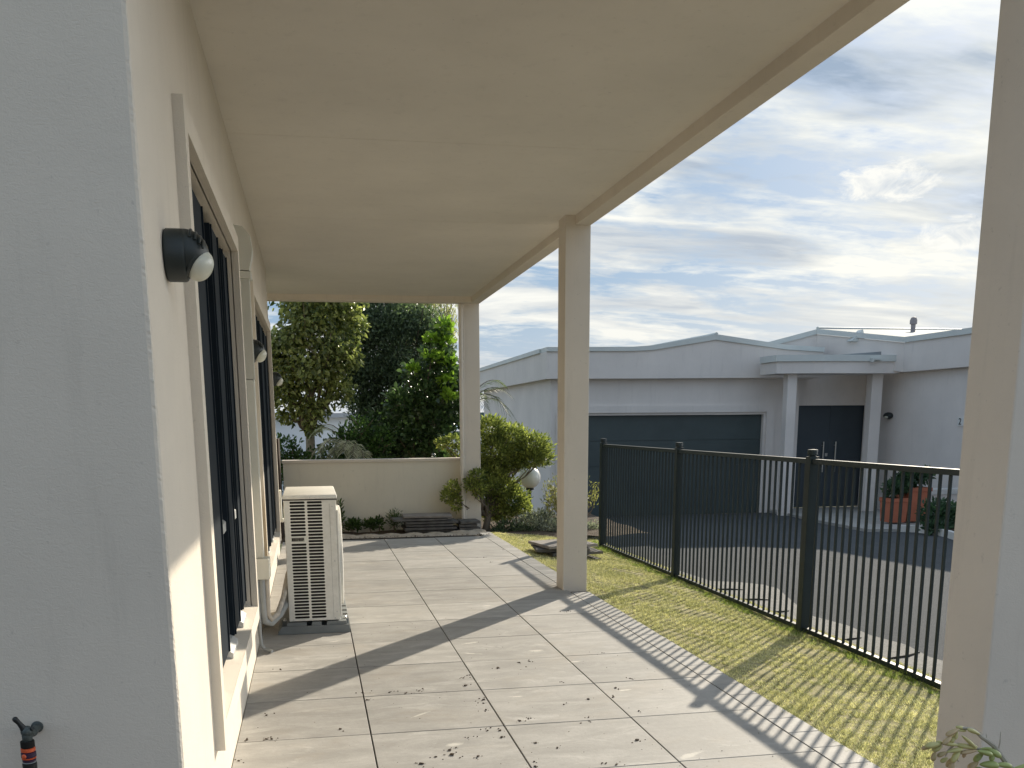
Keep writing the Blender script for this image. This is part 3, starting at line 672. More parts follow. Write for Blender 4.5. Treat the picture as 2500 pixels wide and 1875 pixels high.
wall_light(6.26, 1.79, 'second black bulkhead light, overlapping the cream ribbed duct')
wall_light(10.02, 1.785, 'smallest and farthest black bulkhead light at the end of the wall')

# ---- refrigerant duct on the wall
D = thing('pipe_duct', (WX, 5.78, 0), 'cream plastic pipe duct rising up the wall to the soffit', 'duct')
mb = MB(); mb.poly_prism([(WX + .001, 2.19), (WX + 0.075, 2.19), (WX + .092, 2.26), (WX + 0.098, 2.30), (WX + 0.088, 2.375), (WX + 0.05, 2.42), (WX + .001, 2.43)], 5.735, 5.83, 'y'); mb.build('duct_elbow', M_trunk, D)
mb = MB(); mb.box(WX + .001, WX + 0.083, 5.73, 5.835, 2.145, 2.185, .003); mb.build('duct_collar', M_trunk, D)
mb = MB()
nr = 110
for k in range(nr):
    z0 = 1.90 + (2.145 - 1.90) * 0; 
z = 1.60
while z < 2.14:
    mb.box(WX + .001, WX + 0.072, 5.742, 5.824, z, z + 0.0052); mb.box(WX + .001, WX + 0.069, 5.745, 5.821, z + .0052, z + .0078); z += 0.0078
mb.build('ribbed_duct', M_trunk, D)
mb = MB(); mb.box(WX + .001, WX + 0.070, 5.744, 5.822, 0.57, 1.598, .006); mb.box(WX + .001, WX + 0.022, 5.728, 5.838, 0.57, 1.598, .003); mb.build('duct_cover', M_trunk, D)
mb = MB(); mb.box(WX + .001, WX + 0.100, 5.715, 5.85, 0.445, 0.569, .006); mb.tube([(WX + .101, 5.73, .54), (WX + .106, 5.73, .54)], .006, 8); mb.build('duct_end_box', M_trunk, D)
mb = MB(); mb.tube([(WX + .045, 5.775, .444), (WX + .045, 5.775, .24), (WX + .05, 5.80, .18), (WX + .085, 5.92, .14), (WX + .13, 6.1, .155), (WX + .17, 6.28, .20), (WX + .20, 6.42, .30), (WX + .215, 6.5, .36)], 0.021, 10)
mb.build('insulated_pipe', M_pipe, D, True)
mb = MB(); mb.tube([(WX + .075, 5.80, .444), (WX + .07, 5.80, .22), (WX + .085, 5.86, .175), (WX + .12, 6.0, .18), (WX + .155, 6.2, .25), (WX + .185, 6.4, .37), (WX + .21, 6.5, .42)], 0.017, 10)
mb.build('insulated_pipe', M_lagg, D, True)
mb = MB(); mb.tube([(WX + .022, 5.755, .444), (WX + .022, 5.755, .10), (WX + .027, 5.75, .045), (WX + .045, 5.74, .018), (WX + .09, 5.70, .013)], 0.0105, 10); mb.build('drain_pipe', M_pipe, D, True)

# ---- grey meter box on the far wall
MBX = thing('meter_box', (WX, 10.0, .36), 'small cream electrical box low on the far end of the wall', 'electrical box')
MB().box(WX + .001, WX + .050, 9.98, 10.13, .39, .68, .006).build('box_body', M_trunk, MBX)
MB().box(WX + .001, WX + .066, 10.0, 10.11, .355, .389, .004).build('cable_gland', M_trunk, MBX)

# ---- air conditioner
A = thing('air_conditioner', (-0.02, 6.65, 0.075), 'cream outdoor air conditioner unit with slotted end grille standing by the wall', 'air conditioner')
ax0, ax1, ay0, ay1, az0, az1 = -0.187, 0.143, 6.235, 7.07, 0.078, 0.872
# slotted end panel: cells with stadium slots are modelled as a perforated plate
sl_w, cols_ = 0.096, [(-0.150), (-0.041)]
pitch = 0.0208; nrow = 37; ztop_s = 0.853
slots = []
for ci, cx0 in enumerate(cols_):
    for r in range(nrow):
        if ci == 0 and r in (11, 12): continue
        slots.append((cx0, cx0 + sl_w if ci == 0 else cx0 + 0.095, ztop_s - r * pitch))
case = MB()
case.box(ax0, ax1, ay0 + .004, ay1, az0, az1, .005)
case.build('casing', M_accase, A)
pm_ = MB()
# panel as strips around slots: rails between the rows, stiles between the columns
yf = ay0 - .001
hs = 0.0072
pm_.box(ax0 + .003, cols_[0], yf, ay0 + .0038, az0 + .004, az1)
pm_.box(cols_[0] + sl_w, cols_[1], yf, ay0 + .0038, az0 + .004, az1)
pm_.box(cols_[1] + .095, ax1 - .003, yf, ay0 + .0038, az0 + .004, az1)
for ci, (x0, x1) in enumerate(((cols_[0], cols_[0] + sl_w), (cols_[1], cols_[1] + .095))):
    zs = [z for (a, b, z) in slots if abs(a - x0) < 1e-6]
    edges = [az1] + [q for z in zs for q in (z + hs, z - hs)] + [az0 + .004]
    for k in range(0, len(edges), 2): pm_.box(x0, x1, yf, ay0 + .0038, edges[k + 1], edges[k])
    for z in zs:   # rounded slot ends
        for sx_, xx in ((1, x0), (-1, x1)):
            for q in (1, -1):
                pts_ = [(xx, z + q * hs)] + [(xx + sx_ * hs * (1 - math.cos(a)), z + q * hs * math.sin(a)) for a in (0.0, .5, 1.0, 1.35)] + [(xx + sx_ * hs, z + q * hs)]
                pm_.poly_prism(pts_[::1], yf + .0002, ay0 + .0037, 'y')
pm_.build('slotted_panel', M_accase, A)
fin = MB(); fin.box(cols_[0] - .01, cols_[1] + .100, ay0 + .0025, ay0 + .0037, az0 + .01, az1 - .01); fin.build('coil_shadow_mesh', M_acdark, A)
top = MB(); top.box(ax0 - .006, ax1 + .008, ay0 - .010, ay1 + .006, az1 + .001, az1 + .030, .010); top.build('top_cover', M_accase, A, True)
tr_ = MB(); tr_.box(ax0 - .004, ax1 + .006, ay0 - .0075, ay1 + .004, az1 - .004, az1 + .0008); tr_.build('top_seam', M_acdark, A)
fg = MB()   # fan guard on the patio side
cy, cz = 6.60, 0.46
for r in (0.05, 0.09, .13, .17, .21, .25, .29, .33):
    fg.tube([(ax1 + .030 + .01 * (1 - (r / .33) ** 2), cy + r * math.cos(a), cz + r * math.sin(a)) for a in np.linspace(0, 2 * math.pi, 33)], .0026, 5, False)
for k in range(12):
    a = k * math.pi / 6; fg.tube([(ax1 + .041, cy + .04 * math.cos(a), cz + .04 * math.sin(a)), (ax1 + .026, cy + .34 * math.cos(a), cz + .34 * math.sin(a)), (ax1 + .001, cy + .345 * math.cos(a), cz + .345 * math.sin(a))], .003, 5)
fg.build('fan_guard', M_accase, A, True)
fb = MB(); fb.box(ax1 + .0005, ax1 + .012, 6.24, 6.99, .10, .80, .004); fb.build('fan_panel', M_accase, A)
fr_ = MB(); fr_.lathe([(0.34, 0), (0.34, .018), (0.325, .022), (0.325, .016), (0.05, .013)], (ax1 + .0122, cy, cz), 'x', 40); fr_.build('fan_ring', M_accase, A)
lb = MB(); lb.box(-0.148, -0.066, yf - .0012, yf, .603, .629, 0); 
lbo = lb.build('maker_label', mat('label_grey', (.36, .34, .29), .5), A)
lt = MB(); xx = -0.144
for wd_ in (.010, .006, .0055, .0055, .005, .006, .0055, .006, .005, .0055):
    if xx + wd_ > -.068: break
    lt.box(xx, xx + wd_, yf - .0022, yf - .0013, .607 + (0.004 if wd_ < .0052 else 0), .6255); xx += wd_ + .0024
lt.build('label_lettering', M_acdark, lbo)
for (x, z) in [(-.02, .884), (.118, .825), (.121, .47), (.124, .135), (.110, .092), (-.160, .090)]:
    s_ = MB(); yq = (ay0 - .010) if z > .87 else yf
    s_.lathe([(.0042, 0), (.0042, -.002), (.003, -.0034), (.0012, -.0034)], (x, yq, z), 'y', 10); s_.build('screw', M_steel, A)
sm = MB(); sm.box(.101, .1018, yf - .0006, yf, .1, .84); sm.build('panel_seam', M_acdark, A)
# plastic mounting block
B = thing('mounting_base', (-0.02, 6.6, 0), 'grey moulded plastic base under the air conditioner', 'mounting base')
mb = MB()
mb.poly_prism([(-.262, .002), (.205, .002), (.203, .018), (.198, .052), (-.236, .052), (-.256, .018)], 6.20, 6.215, 'y')
for (xa, xb_) in ((-.205, -.075), (-.045, .022), (.052, .185)):
    mb.poly_prism([(xa - .006, .02), (xb_ + .006, .02), (xb_ - .004, .0735), (xa + .004, .0735)], 6.2155, 6.34, 'y')
mb.box(-.262, .205, 6.2155, 7.15, .002, .0195)
mb.box(-.240, .200, 6.342, 7.10, .020, .0745, .003)
mb.build('base_block', M_acbase, B)
for (x, y) in ((.178, 6.30), (-.215, 6.30), (.178, 6.95)):
    q = MB(); q.lathe([(.013, .074), (.013, .079), (.008, .080), (.008, .088), (.004, .092)], (x, y, 0), 'z', 8); q.build('bolt', M_steel, B)
for (y) in (6.42, 6.56, 6.72):
    q = MB(); q.box(.165, .196, y, y + .045, .0746, .0756); q.build('fixing_slot', M_acdark, B)

# ---- garden tap and hose
T = thing('garden_tap', (-0.735, 2.52, 0.58), 'weathered garden tap on the grey wall with an orange and black hose connector', 'tap')
mb = MB(); mb.lathe([(.015, 0), (.015, -.003), (.010, -.005), (.0095, -.03), (.012, -.034), (.012, -.046), (.009, -.05)], (-.722, 2.519, .592), 'y', 16); mb.build('wall_flange', M_tap, T, True)
mb = MB(); mb.tube([(-.722, 2.478, .592), (-.722, 2.468, .593), (-.723, 2.458, .597), (-.726, 2.450, .601)], [.0095, .0105, .0115, .012], 12)
mb.sphere((-.727, 2.449, .602), (.0150, .0145, .015), 16, 10)
mb.lathe([(.0105, -.028), (.012, -.026), (.0125, -.012), (.010, 0)], (-.728, 2.449, .606), 'z', 14); mb.build('tap_body', M_tap, T, True)
mb = MB(); mb.tube([(-.732, 2.447, .606), (-.736, 2.445, .616), (-.742, 2.442, .628), (-.748, 2.440, .637)], [.0095, .0075, .006, .007], 10)
mb.sphere((-.7485, 2.4395, .638), .0070, 10, 8); mb.tube([(-.716, 2.446, .608), (-.711, 2.442, .612)], .005, 8); mb.build('handle', M_black, T, True)
cxp = (-.729, 2.449)
def ring(name, z0, z1, r, m_, r2=None):
    q = MB(); r2 = r2 or r; q.lathe([(r - .002, z1), (r, z1 - .0015), (r2, z0 + .0015), (r2 - .002, z0)], (cxp[0], cxp[1], 0), 'z', 24); return q.build(name, m_, T, True)
zs0 = .026
ring('tap_connector', .535 + zs0, .553 + zs0, .0165, M_acdark)
ring('orange_ring', .5245 + zs0, .5345 + zs0, .0172, M_orange)
k_ = ring('coupling', .510 + zs0, .524 + zs0, .0178, M_purple)
q = MB(); q.sphere((cxp[0] - .006, cxp[1] - .0165, .5165 + zs0), (.0062, .0035, .0062), 12, 8); q.build('release_button', M_orange, k_, True)
ring('orange_ring', .5055 + zs0, .5095 + zs0, .0172, M_orange)
ring('coupling_neck', .4985 + zs0, .505 + zs0, .0160, M_purple)
ring('grey_ring', .4955 + zs0, .498 + zs0, .0164, M_pipe)
ring('hose_nut', .450 + zs0, .495 + zs0, .0172, M_black, .0155)
Hs = thing('garden_hose', (-.729, 2.45, 0), 'black garden hose hanging from the tap to the ground', 'hose')
q = MB(); q.tube([(-.729, 2.449, .4755), (-.729, 2.449, .3), (-.735, 2.44, .15), (-.75, 2.40, .05), (-.80, 2.33, .0), (-.92, 2.26, -.01), (-1.1, 2.27, -.01), (-1.3, 2.33, -.01)], .009, 10); q.build('hose', M_black, Hs, True)

sfn = thing('shade_fence', (-3, -2.6, 0), 'added dark timber fence out of view behind the camera, shading the near wall', 'fence')  # added behind the camera, unseen, to shade the lower near wall
for k in range(48): MB().box(-7 + k * .15, -7 + k * .15 + .142, -2.62, -2.6, -.05, 1.85 + .004 * (k % 3)).build('board', M_timber, sfn)
MB().box(-7, .2, -2.66, -2.621, .3, .39).build('rail', M_timber, sfn); MB().box(-7, .2, -2.66, -2.621, 1.4, 1.49).build('rail', M_timber, sfn)
# ================================================================ GARDEN WALL, POST, FENCE
G = thing('garden_wall', (0.8, 12.7, 0), 'low cream rendered garden wall with flat capping at the end of the patio', 'wall')
MB().box(-.36, 1.965, 12.60, 12.76, -.2, .845).build('wall_body', M_gwall, G)
MB().box(-.375, 1.968, 12.575, 12.785, .8455, .885, .006).build('capping', M_col, G)
tp = MB().box(-.45, -.385, 12.0, 12.55, -.1, 1.165, .004).build('timber_post', M_timber); tp.location = (0, 0, 0)
tag(tp, 'dark timber board end standing between the house and the low garden wall', 'timber post')
rc = MB(); rc.box(1.68, 1.72, 12.6, 12.64, .8856, .9)

FX = 3.35
F = thing('metal_fence', (FX, 7.6, -.13), 'dark green metal picket fence along the edge of the lawn', 'fence')
zb, ztp = -.078, 1.085
posts = [(10.84, 1), (8.48, 1), (6.055, 1)]
for (y, _) in posts:
    p = MB().box(FX - .0325, FX + .0325, y - .0325, y + .0325, -.2, 1.10, .003).build('post', M_fence, F)
    q = MB(); q.lathe([(.026, 1.1005), (.026, 1.110), (.0345, 1.112), (.0345, 1.142), (.033, 1.147), (.012, 1.149)], (FX, y, 0), 'z', 20); q.build('post_cap', M_fence, p, True)
    q = MB(); q.box(FX - .048, FX + .048, y - .048, y + .048, -.125, -.113, .002); q.build('base_plate', M_fence, p)
edges_ = [10.84, 8.48, 6.055, 4.50]
for a, b in zip(edges_[1:], edges_[:-1]):
    y0 = a + .033 if a != 4.50 else 4.50; y1 = b - .033
    MB().box(FX - .019, FX + .019, y0, y1, ztp - .033, ztp, .002).build('top_rail', M_fence, F)
    MB().box(FX - .019, FX + .019, y0, y1, zb - .032, zb, .002).build('bottom_rail', M_fence, F)
    n = int(round((y1 - y0) / .0865)); st = (y1 - y0) / n
    for k in range(n if a != 4.50 else n):
        y = y0 + st * (k + .5)
        if a == 4.50: y = y0 + .012 + st * k
        MB().box(FX - .007, FX + .007, y - .007, y + .007, zb - .001, ztp - .0325).build('picket', M_fence, F)
# twisted offcut of wire at foot of fence etc. not shown in the photo

# ---- stacks of old paving slabs
def slabthing(x0, x1, y0, y1, z, th, rot, label, group, m_=None):
    cx_, cy_ = (x0 + x1) / 2, (y0 + y1) / 2
    bm = bmesh.new(); bmesh.ops.create_cube(bm, size=1)
    bmesh.ops.bevel(bm, geom=bm.edges[:], offset=0.004, segments=1, affect='EDGES')
    for v in bm.verts: v.co = Vector((v.co.x * (x1 - x0), v.co.y * (y1 - y0), (v.co.z + .5) * th))
    bmesh.ops.subdivide_edges(bm, edges=[e for e in bm.edges if e.calc_length() > .1], cuts=5, use_grid_fill=True)
    for v in bm.verts: v.co += Vector((random.uniform(-.004, .004), random.uniform(-.004, .004), random.uniform(-.0012, .0012)))
    me = bpy.data.meshes.new('paving_slab'); bm.to_mesh(me); bm.free(); me.materials.append(m_ or M_slate)
    o = bpy.data.objects.new('paving_slab', me); COL.objects.link(o); o.location = (cx_, cy_, z); o.rotation_euler = (0, 0, rot)
    tag(o, label, 'paving slab', group)
z = -.02; names = ['bottom', 'second from bottom', 'third', 'fourth', 'fifth', 'top']
spec = [(1.14, 1.76, .0), (1.12, 1.78, .02), (1.15, 1.75, -.03), (1.13, 1.80, .02), (0.98, 1.66, .03), (1.12, 1.74, -.05)]
ordn = ['lowest', 'second', 'third', 'fourth', 'fifth, sticking out to the left,', 'topmost']
for k, (a, b, r) in enumerate(spec):
    th = random.uniform(.022, .030)
    slabthing(a, b, 12.0 + random.uniform(-.03, .03), 12.42 + random.uniform(-.02, .02), z, th, r, ('%s dark slab in the stack against the low garden wall' % ordn[k]) if k < 5 else 'pale topped topmost slab of the stack against the low garden wall', 'old paving slabs stacked against the garden wall', M_slatetop if k == 5 else None); z += th + .0115
z = -.04
for k in range(4):
    slabthing(1.80 + .01 * k, 2.08 + random.uniform(-.05, .01), 11.95, 12.30, z, .030, random.uniform(-.06, .06), '%s grey slab of the small stack at the foot of the far column' % ['lowest', 'second', 'third', 'topmost'][k], 'grey slabs at the foot of the far column', M_slate if k < 3 else None); z += .040
z = -.10
for k in range(5):
    r = [.15, -.22, .1, -.12, .20][k]; dx = [.06, -.03, .09, -.01, .02][k]
    slabthing(2.30 + dx, 2.86 + dx, 9.55, 10.1, z, .027, r, '%s slab of the stack lying on the lawn behind the middle column' % ['lowest', 'second', 'third', 'fourth', 'pale topped topmost'][k], 'old paving slabs stacked on the lawn', M_slatetop if k == 4 else None); z += .0385

# ================================================================ NEIGHBOUR'S HOUSE
NH = thing('neighbour_house', (8.0, 19.3, -.63), 'single storey rendered house with dark garage door and double front door across the driveway', 'house')
NY = 19.3
def nb(name, mb, m_, par=None, smooth=False, label=None):
    o = mb.build(name, m_, par or NH, smooth)
    if label: o['label'] = label
    return o
gx0, gx1, gz1 = 5.15, 9.50, 1.455
wn = MB()
wn.box(4.84, gx0, NY, NY + .25, -.9, 2.6); wn.box(gx1, 10.30, NY, NY + .25, -.9, 2.6); wn.box(gx0, gx1, NY, NY + .25, gz1, 2.6)
wn.box(4.84, 5.09, NY + .2505, 27.0, -.9, 2.6)
wn.box(10.30, 10.34, NY + .15, NY + .40, -.9, 2.6)
dx0, dx1, dz1 = 10.36, 12.04, 1.635
wn.box(10.341, dx0, NY + .2, NY + .40, -.9, 2.6); wn.box(dx0, dx1, NY + .2, NY + .4, dz1, 2.6); wn.box(dx1, 14.5, NY + .2, NY + .4, -.9, 2.6)
nb('wall', wn, M_nwall)
ww = MB(); ww.box(11.95, 17, 12.8, 19.498, -.9, 2.4); nb('wall', ww, M_nwall)
# pilaster mouldings of the garage opening
fm = MB(); fm.box(gx1 + .05, gx1 + .23, NY - .045, NY - .001, -.7, gz1 + .19); fm.box(gx0 - .15, gx1 + .0495, NY - .045, NY - .001, gz1 + .05, gz1 + .19); fm.box(gx0 - .20, gx0 - .05, NY - .045, NY - .001, -.7, gz1 + .0495)
nb('garage_surround', fm, M_nwall)
gd = MB(); gp = (gz1 + .64) / 4
for k in range(4):
    z0 = -.64 + gp * k
    gd.box(gx0 + .001, gx1 - .001, NY + .10, NY + .14, z0 + .006, z0 + gp - .006)
gd.box(gx0 + .001, gx1 - .001, NY + .115, NY + .145, -.64, gz1 - .001)
nb('garage_door', gd, M_gdoor)
# fascias with gable rise
def fascia_y(name, prof_b, prof_t, y0, y1, m_):
    mb = MB(); n = len(prof_b)
    pts = [(x, z) for x, z in prof_b] + [(x, z) for x, z in reversed(prof_t)]
    mb.poly_prism(pts, y0, y1, 'y'); return nb(name, mb, m_)
FY = 19.10
kf = 19.10 / 18.95
bot = [(4.66, 2.175), (6.5, 2.18), (8.2, 2.19), (10.6, 2.20)]
topp = [(4.66, 2.70), (6.45, 2.715), (6.85, 2.735), (8.2, 2.945), (9.75, 2.76), (10.6, 2.715)]
bot = [(x * kf, 1.351 + (z - 1.351) * kf) for x, z in bot]; topp = [(x * kf, 1.351 + (z - 1.351) * kf) for x, z in topp]
mb = MB(); pts = bot + topp[::-1]; mb.poly_prism(pts, FY, FY + .12, 'y'); nb('fascia', mb, M_nwall)
capt = [(x, z + (.095 if 6.6 < x else .085)) for x, z in topp]; capt[3] = (8.2 * kf, 3.068)
mb = MB(); mb.poly_prism([(x, z + .001) for x, z in topp] + capt[::-1], FY - .035, FY + .5, 'y'); nb('roof_capping', mb, M_ncap)
mb = MB(); mb.tube([(8.265, FY - .04, 3.072), (8.265, FY + .5, 3.072), (8.265, 26, 3.15)], .035, 8); nb('ridge_capping', mb, M_ncap)
mb = MB(); mb.box(4.697, 4.80, FY + .1205, 27.2, 2.182, 2.711); nb('fascia', mb, M_nwall)
mb = MB(); mb.box(4.662, 4.9, FY + .501, 27.3, 2.712, 2.796); nb('roof_capping', mb, M_ncap)
mb = MB(); mb.box(4.801, 10.6, FY + .121, 27.1, 2.19, 2.23); nb('eaves', mb, M_nwall)
mb = MB(); mb.add([(4.8, FY + .5, 2.70), (6.5, FY + .5, 2.72), (8.2, FY + .5, 3.0), (10.6, FY + .5, 2.73), (4.8, 27, 2.70), (6.5, 27, 2.72), (8.2, 27, 3.0), (10.6, 27, 2.73)], [(0, 1, 5, 4), (1, 2, 6, 5), (2, 3, 7, 6)]); nb('roof', mb, M_nroof)
# porch canopy and columns
mb = MB(); mb.poly_prism([(9.20, 18.22), (10.12, 18.05), (11.80, 18.05), (11.80, 18.94), (9.20, 18.94)], 2.245, 2.475); nb('canopy', mb, M_nwall)
mb = MB(); mb.poly_prism([(9.16, 18.18), (10.12, 18.01), (11.84, 18.01), (11.84, 18.9), (9.16, 18.9)], 2.476, 2.60); nb('canopy_capping', mb, M_ncap)
mb = MB(); mb.poly_prism([(10.3, 2.6005), (11.72, 2.6005), (11.72, 2.70)], 18.3, 18.34, 'y'); nb('canopy_flashing', mb, M_nroof)
mb = MB(); mb.box(11.1, 11.32, 17.93, 18.009, 2.50, 2.535); mb.box(11.1, 11.14, 17.93, 18.009, 2.46, 2.50); nb('gutter_outlet', mb, M_ncap)
for xa, xb_ in ((9.50, 9.70), (11.36, 11.60)):
    mb = MB(); mb.box(xa, xb_, 18.3, 18.5, -.75, 2.244, .006); nb('porch_column', mb, M_nwall)
# double front door
for k, (xa, xb_) in enumerate(((dx0, (dx0 + dx1) / 2), ((dx0 + dx1) / 2, dx1))):
    mb = MB(); mb.box(xa + .003, xb_ - .003, NY + .28, NY + .33, -.57, dz1 - .001); d_ = nb('front_door', mb, M_fdoor)
    hx = xb_ - .15 if k == 0 else xa + .14
    mb = MB(); mb.tube([(hx, NY + .22, .20), (hx, NY + .22, .86)], .016, 10); mb.tube([(hx, NY + .22, .28), (hx, NY + .279, .28)], .01, 8); mb.tube([(hx, NY + .22, .78), (hx, NY + .279, .78)], .01, 8); mb.build('handle', M_steel, d_, True)
    if k == 0:
        mb = MB(); mb.box(xb_ - .075, xb_ - .015, NY + .27, NY + .279, .54, .61, .003); mb.build('lock', M_steel, d_)
mb = MB(); mb.box(dx0 - .07, dx0, NY + .16, NY + .199, -.6, dz1 + .07); mb.box(dx1, dx1 + .07, NY + .16, NY + .199, -.6, dz1 + .07); mb.box(dx0, dx1, NY + .16, NY + .199, dz1, dz1 + .07); nb('door_surround', mb, M_nwall)
mb = MB(); mb.box(9.75, 13, 18.55, NY + .27, -.75, -.575); nb('door_step', mb, M_path)
# entrance wing: gable fascia, chamfer and side fascia
def fascia_line(a, b, z0a, z1a, z0b, z1b, th, name, m_):
    a = Vector((*a, 0)); b = Vector((*b, 0)); d = (b - a).normalized(); n = Vector((-d.y, d.x, 0)) * th
    if n.y < 0 or (abs(n.y) < .01 and n.x < 0): n = -n
    mb = MB(); mb.add([(a.x, a.y, z0a), (b.x, b.y, z0b), (b.x, b.y, z1b), (a.x, a.y, z1a), (a.x + n.x, a.y + n.y, z0a), (b.x + n.x, b.y + n.y, z0b), (b.x + n.x, b.y + n.y, z1b), (a.x + n.x, a.y + n.y, z1a)],
                      [(0, 1, 2, 3), (7, 6, 5, 4), (0, 4, 5, 1), (1, 5, 6, 2), (2, 6, 7, 3), (3, 7, 4, 0)])
    return nb(name, mb, m_)
Bp, Cp, Dp, Ap = (10.78, 19.6), (11.75, 17.88), (11.90, 12.6), (8.9, 19.9)
fascia_line(Ap, Bp, 2.3, 2.66, 2.3, 3.135, .12, 'fascia', M_nwall)
fascia_line(Bp, Cp, 2.61, 3.135, 2.26, 2.83, .12, 'fascia', M_nwall)
fascia_line(Cp, Dp, 2.26, 2.83, 2.26, 2.84, .12, 'fascia', M_nwall)
off = -0.04
fascia_line((Ap[0], Ap[1] + off), (Bp[0], Bp[1] + off), 2.661, 2.76, 3.136, 3.24, .3, 'roof_capping', M_ncap)
fascia_line((Bp[0] - .02, Bp[1] + off), (Cp[0] - .03, Cp[1] + off), 3.136, 3.242, 2.831, 2.935, .3, 'roof_capping', M_ncap)
fascia_line((Cp[0] - .035, Cp[1] + off), (Dp[0] - .035, Dp[1]), 2.831, 2.937, 2.841, 2.945, .3, 'roof_capping', M_ncap)
mb = MB(); mb.add([(10.8, 19.65, 3.24), (11.80, 17.9, 2.93), (12.0, 12.7, 2.94), (17.5, 23.9, 3.66), (13.2, 24.0, 3.67)], [(0, 1, 4), (1, 3, 4), (1, 2, 3)]); nb('roof', mb, M_nroof)
mb = MB(); mb.tube([(10.8, 19.6, 3.26), (13.2, 24.0, 3.69), (17.6, 24, 3.68)], .03, 6); nb('ridge_capping', mb, M_ncap)
mb = MB(); mb.tube([(14.52, 21.8, 3.2), (14.52, 21.8, 3.58)], .055, 12); mb.lathe([(.055, 0), (.085, .01), (.085, .10), (.06, .16), (.02, .18)], (14.52, 21.8, 3.58), 'z', 14); vp_ = nb('roof_vent', mb, mat('vent_pipe_grey', (.30, .27, .27), .7), None, True)
mb = MB(); mb.lathe([(.20, 0), (.12, .08), (.058, .16)], (14.52, 21.8, 3.12), 'z', 12); mb.build('vent_flashing', M_black, vp_, True)
mb = MB(); mb.poly_prism([(11.1, 2.93), (11.35, 3.16), (11.42, 2.9)], 18.75, 18.95, 'y'); nb('roof_upstand', mb, M_ncap)
# porch wall lamp and house number
L = thing('porch_lamp', (11.95, 18.5, 1.41), 'small black eyelid lamp on the pale wall right of the front door columns', 'wall lamp')
mb = MB(); mb.sphere((11.90, 18.50, 1.405), (.09, .12, .07), 18, 12); mb.build('hood', M_lampb, L, True)
mb = MB(); mb.sphere((11.84, 18.47, 1.375), (.04, .05, .03), 12, 8); mb.build('lens', M_lampl, L, True)
Nn = thing('house_number', (11.949, 16.24, 1.28), 'white house number plaque reading 2 on the pale wall beside the near column', 'number plaque')
mb = MB(); mb.box(11.93, 11.949, 16.15, 16.31, 1.20, 1.355, .003); mb.build('plaque', M_white, Nn)
tcu = bpy.data.curves.new('number_text', 'FONT'); tcu.body = '2'; tcu.size = 0.17; tcu.extrude = 0.002; tcu.align_x = 'CENTER'
to = bpy.data.objects.new('tmp', tcu); COL.objects.link(to)
bpy.context.view_layer.update()
tm = bpy.data.meshes.new_from_object(to.evaluated_get(bpy.context.evaluated_depsgraph_get())); bpy.data.objects.remove(to)
tm.transform(Matrix.Rotation(R_(-90), 4, 'Z') @ Matrix.Rotation(R_(90), 4, 'X'))
tm.materials.append(M_black); no = bpy.data.objects.new('numeral', tm); COL.objects.link(no); no.parent = Nn; no.location = (-.0215, .0, -.055)

# ================================================================ PLANTS
LV = {}
def foliage(name, root, pts, dirs, size, width, m_, **k):
    V, Fc = leaves(pts, dirs, size, width, **k); return quads_obj(name, V, Fc, m_, root)

# fig-like tree behind the wall, left
t1 = thing('leafy_tree', (0.0, 14.5, -.7), 'tree with large drooping yellow green leaves and a slim pale trunk behind the low wall', 'tree')
cl1 = [(-0.30, 14.5, 2.50, .36, .26), (0.06, 14.5, 2.78, .42, .34), (0.34, 14.4, 2.42, .36, .31), (-0.06, 14.45, 2.13, .46, .36), (-0.33, 14.5, 1.80, .32, .28), (0.60, 14.5, 2.32, .20, .27), (0.40, 14.5, 1.84, .30, .26), (0.06, 14.45, 1.56, .30, .24),
       (-0.56, 14.6, 2.24, .30, .36), (-0.30, 14.6, 1.46, .22, .13), (0.2, 14.7, 3.15, .75, .35), (0.62, 14.6, 2.8, .3, .3), (-0.75, 14.8, 1.9, .35, .4), (.25, 14.5, 2.1, .3, .25), (-.62, 14.7, 2.25, .3, .2), (.02, 14.4, 1.28, .16, .13)]
M_l1 = leafmat('fig_leaf', (0.030, 0.062, 0.020), (0.32, 0.34, 0.12), 0.32, 0.32, 0.5, 0.4, 2.2)
p, u, k = in_clumps(cl1, 12500, 0.3)
d = np.stack([u[:, 0] * .6 + RNG.normal(0, .55, len(p)), u[:, 1] * .4 - 0.2 + RNG.normal(0, .5, len(p)), -0.6 + RNG.normal(0, .5, len(p))], 1)
foliage('crown', t1, p, d, 0.070, 0.5, M_l1, fold=.3, curl=.25, jitter=.55)
mb = MB(); mb.tube([(0.02, 14.5, -.8), (-.02, 14.5, 0.0), (-.01, 14.5, .5), (-.005, 14.5, .9), (.0, 14.5, 1.25)], [.10, .085, .078, .072, .065], 12)
trk = mb.build('trunk', mat('pale_bark', (.33, .30, .24), .85, 0, .2, .2, 14, .6, 60, .004), t1, True)
branches((0, 14.5, 1.2), cl1[:11], .035).build('limbs', M_bark, t1, True)

# fine-leaved dark evergreen
t2 = thing('fine_leaved_tree', (1.4, 16.2, -.8), 'dense dark evergreen tree with tiny grey green leaves in the middle', 'tree')
cl2 = [(0.87, 16, 2.85, .50, .48), (1.39, 16, 2.85, .52, .51), (1.86, 16, 2.85, .40, .36), (0.78, 16, 2.21, .44, .51), (1.31, 16, 2.21, .55, .58), (1.87, 16, 2.15, .47, .48), (0.95, 16, 1.62, .42, .42), (1.49, 16, 1.42, .54, .53), (2.0, 16, 1.49, .40, .50),
       (0.7, 16.4, 3.3, .5, .4), (1.3, 16.4, 3.5, .6, .4), (1.45, 16.2, .9, .5, .4), (1.0, 16.3, 1.1, .4, .35), (1.9, 16.3, .95, .4, .35), (0.55, 16.3, 2.6, .3, .5), (2.15, 16.2, 2.5, .3, .4), (2.2, 16.2, 1.9, .25, .4), (1.75, 16.2, 3.05, .4, .2)]
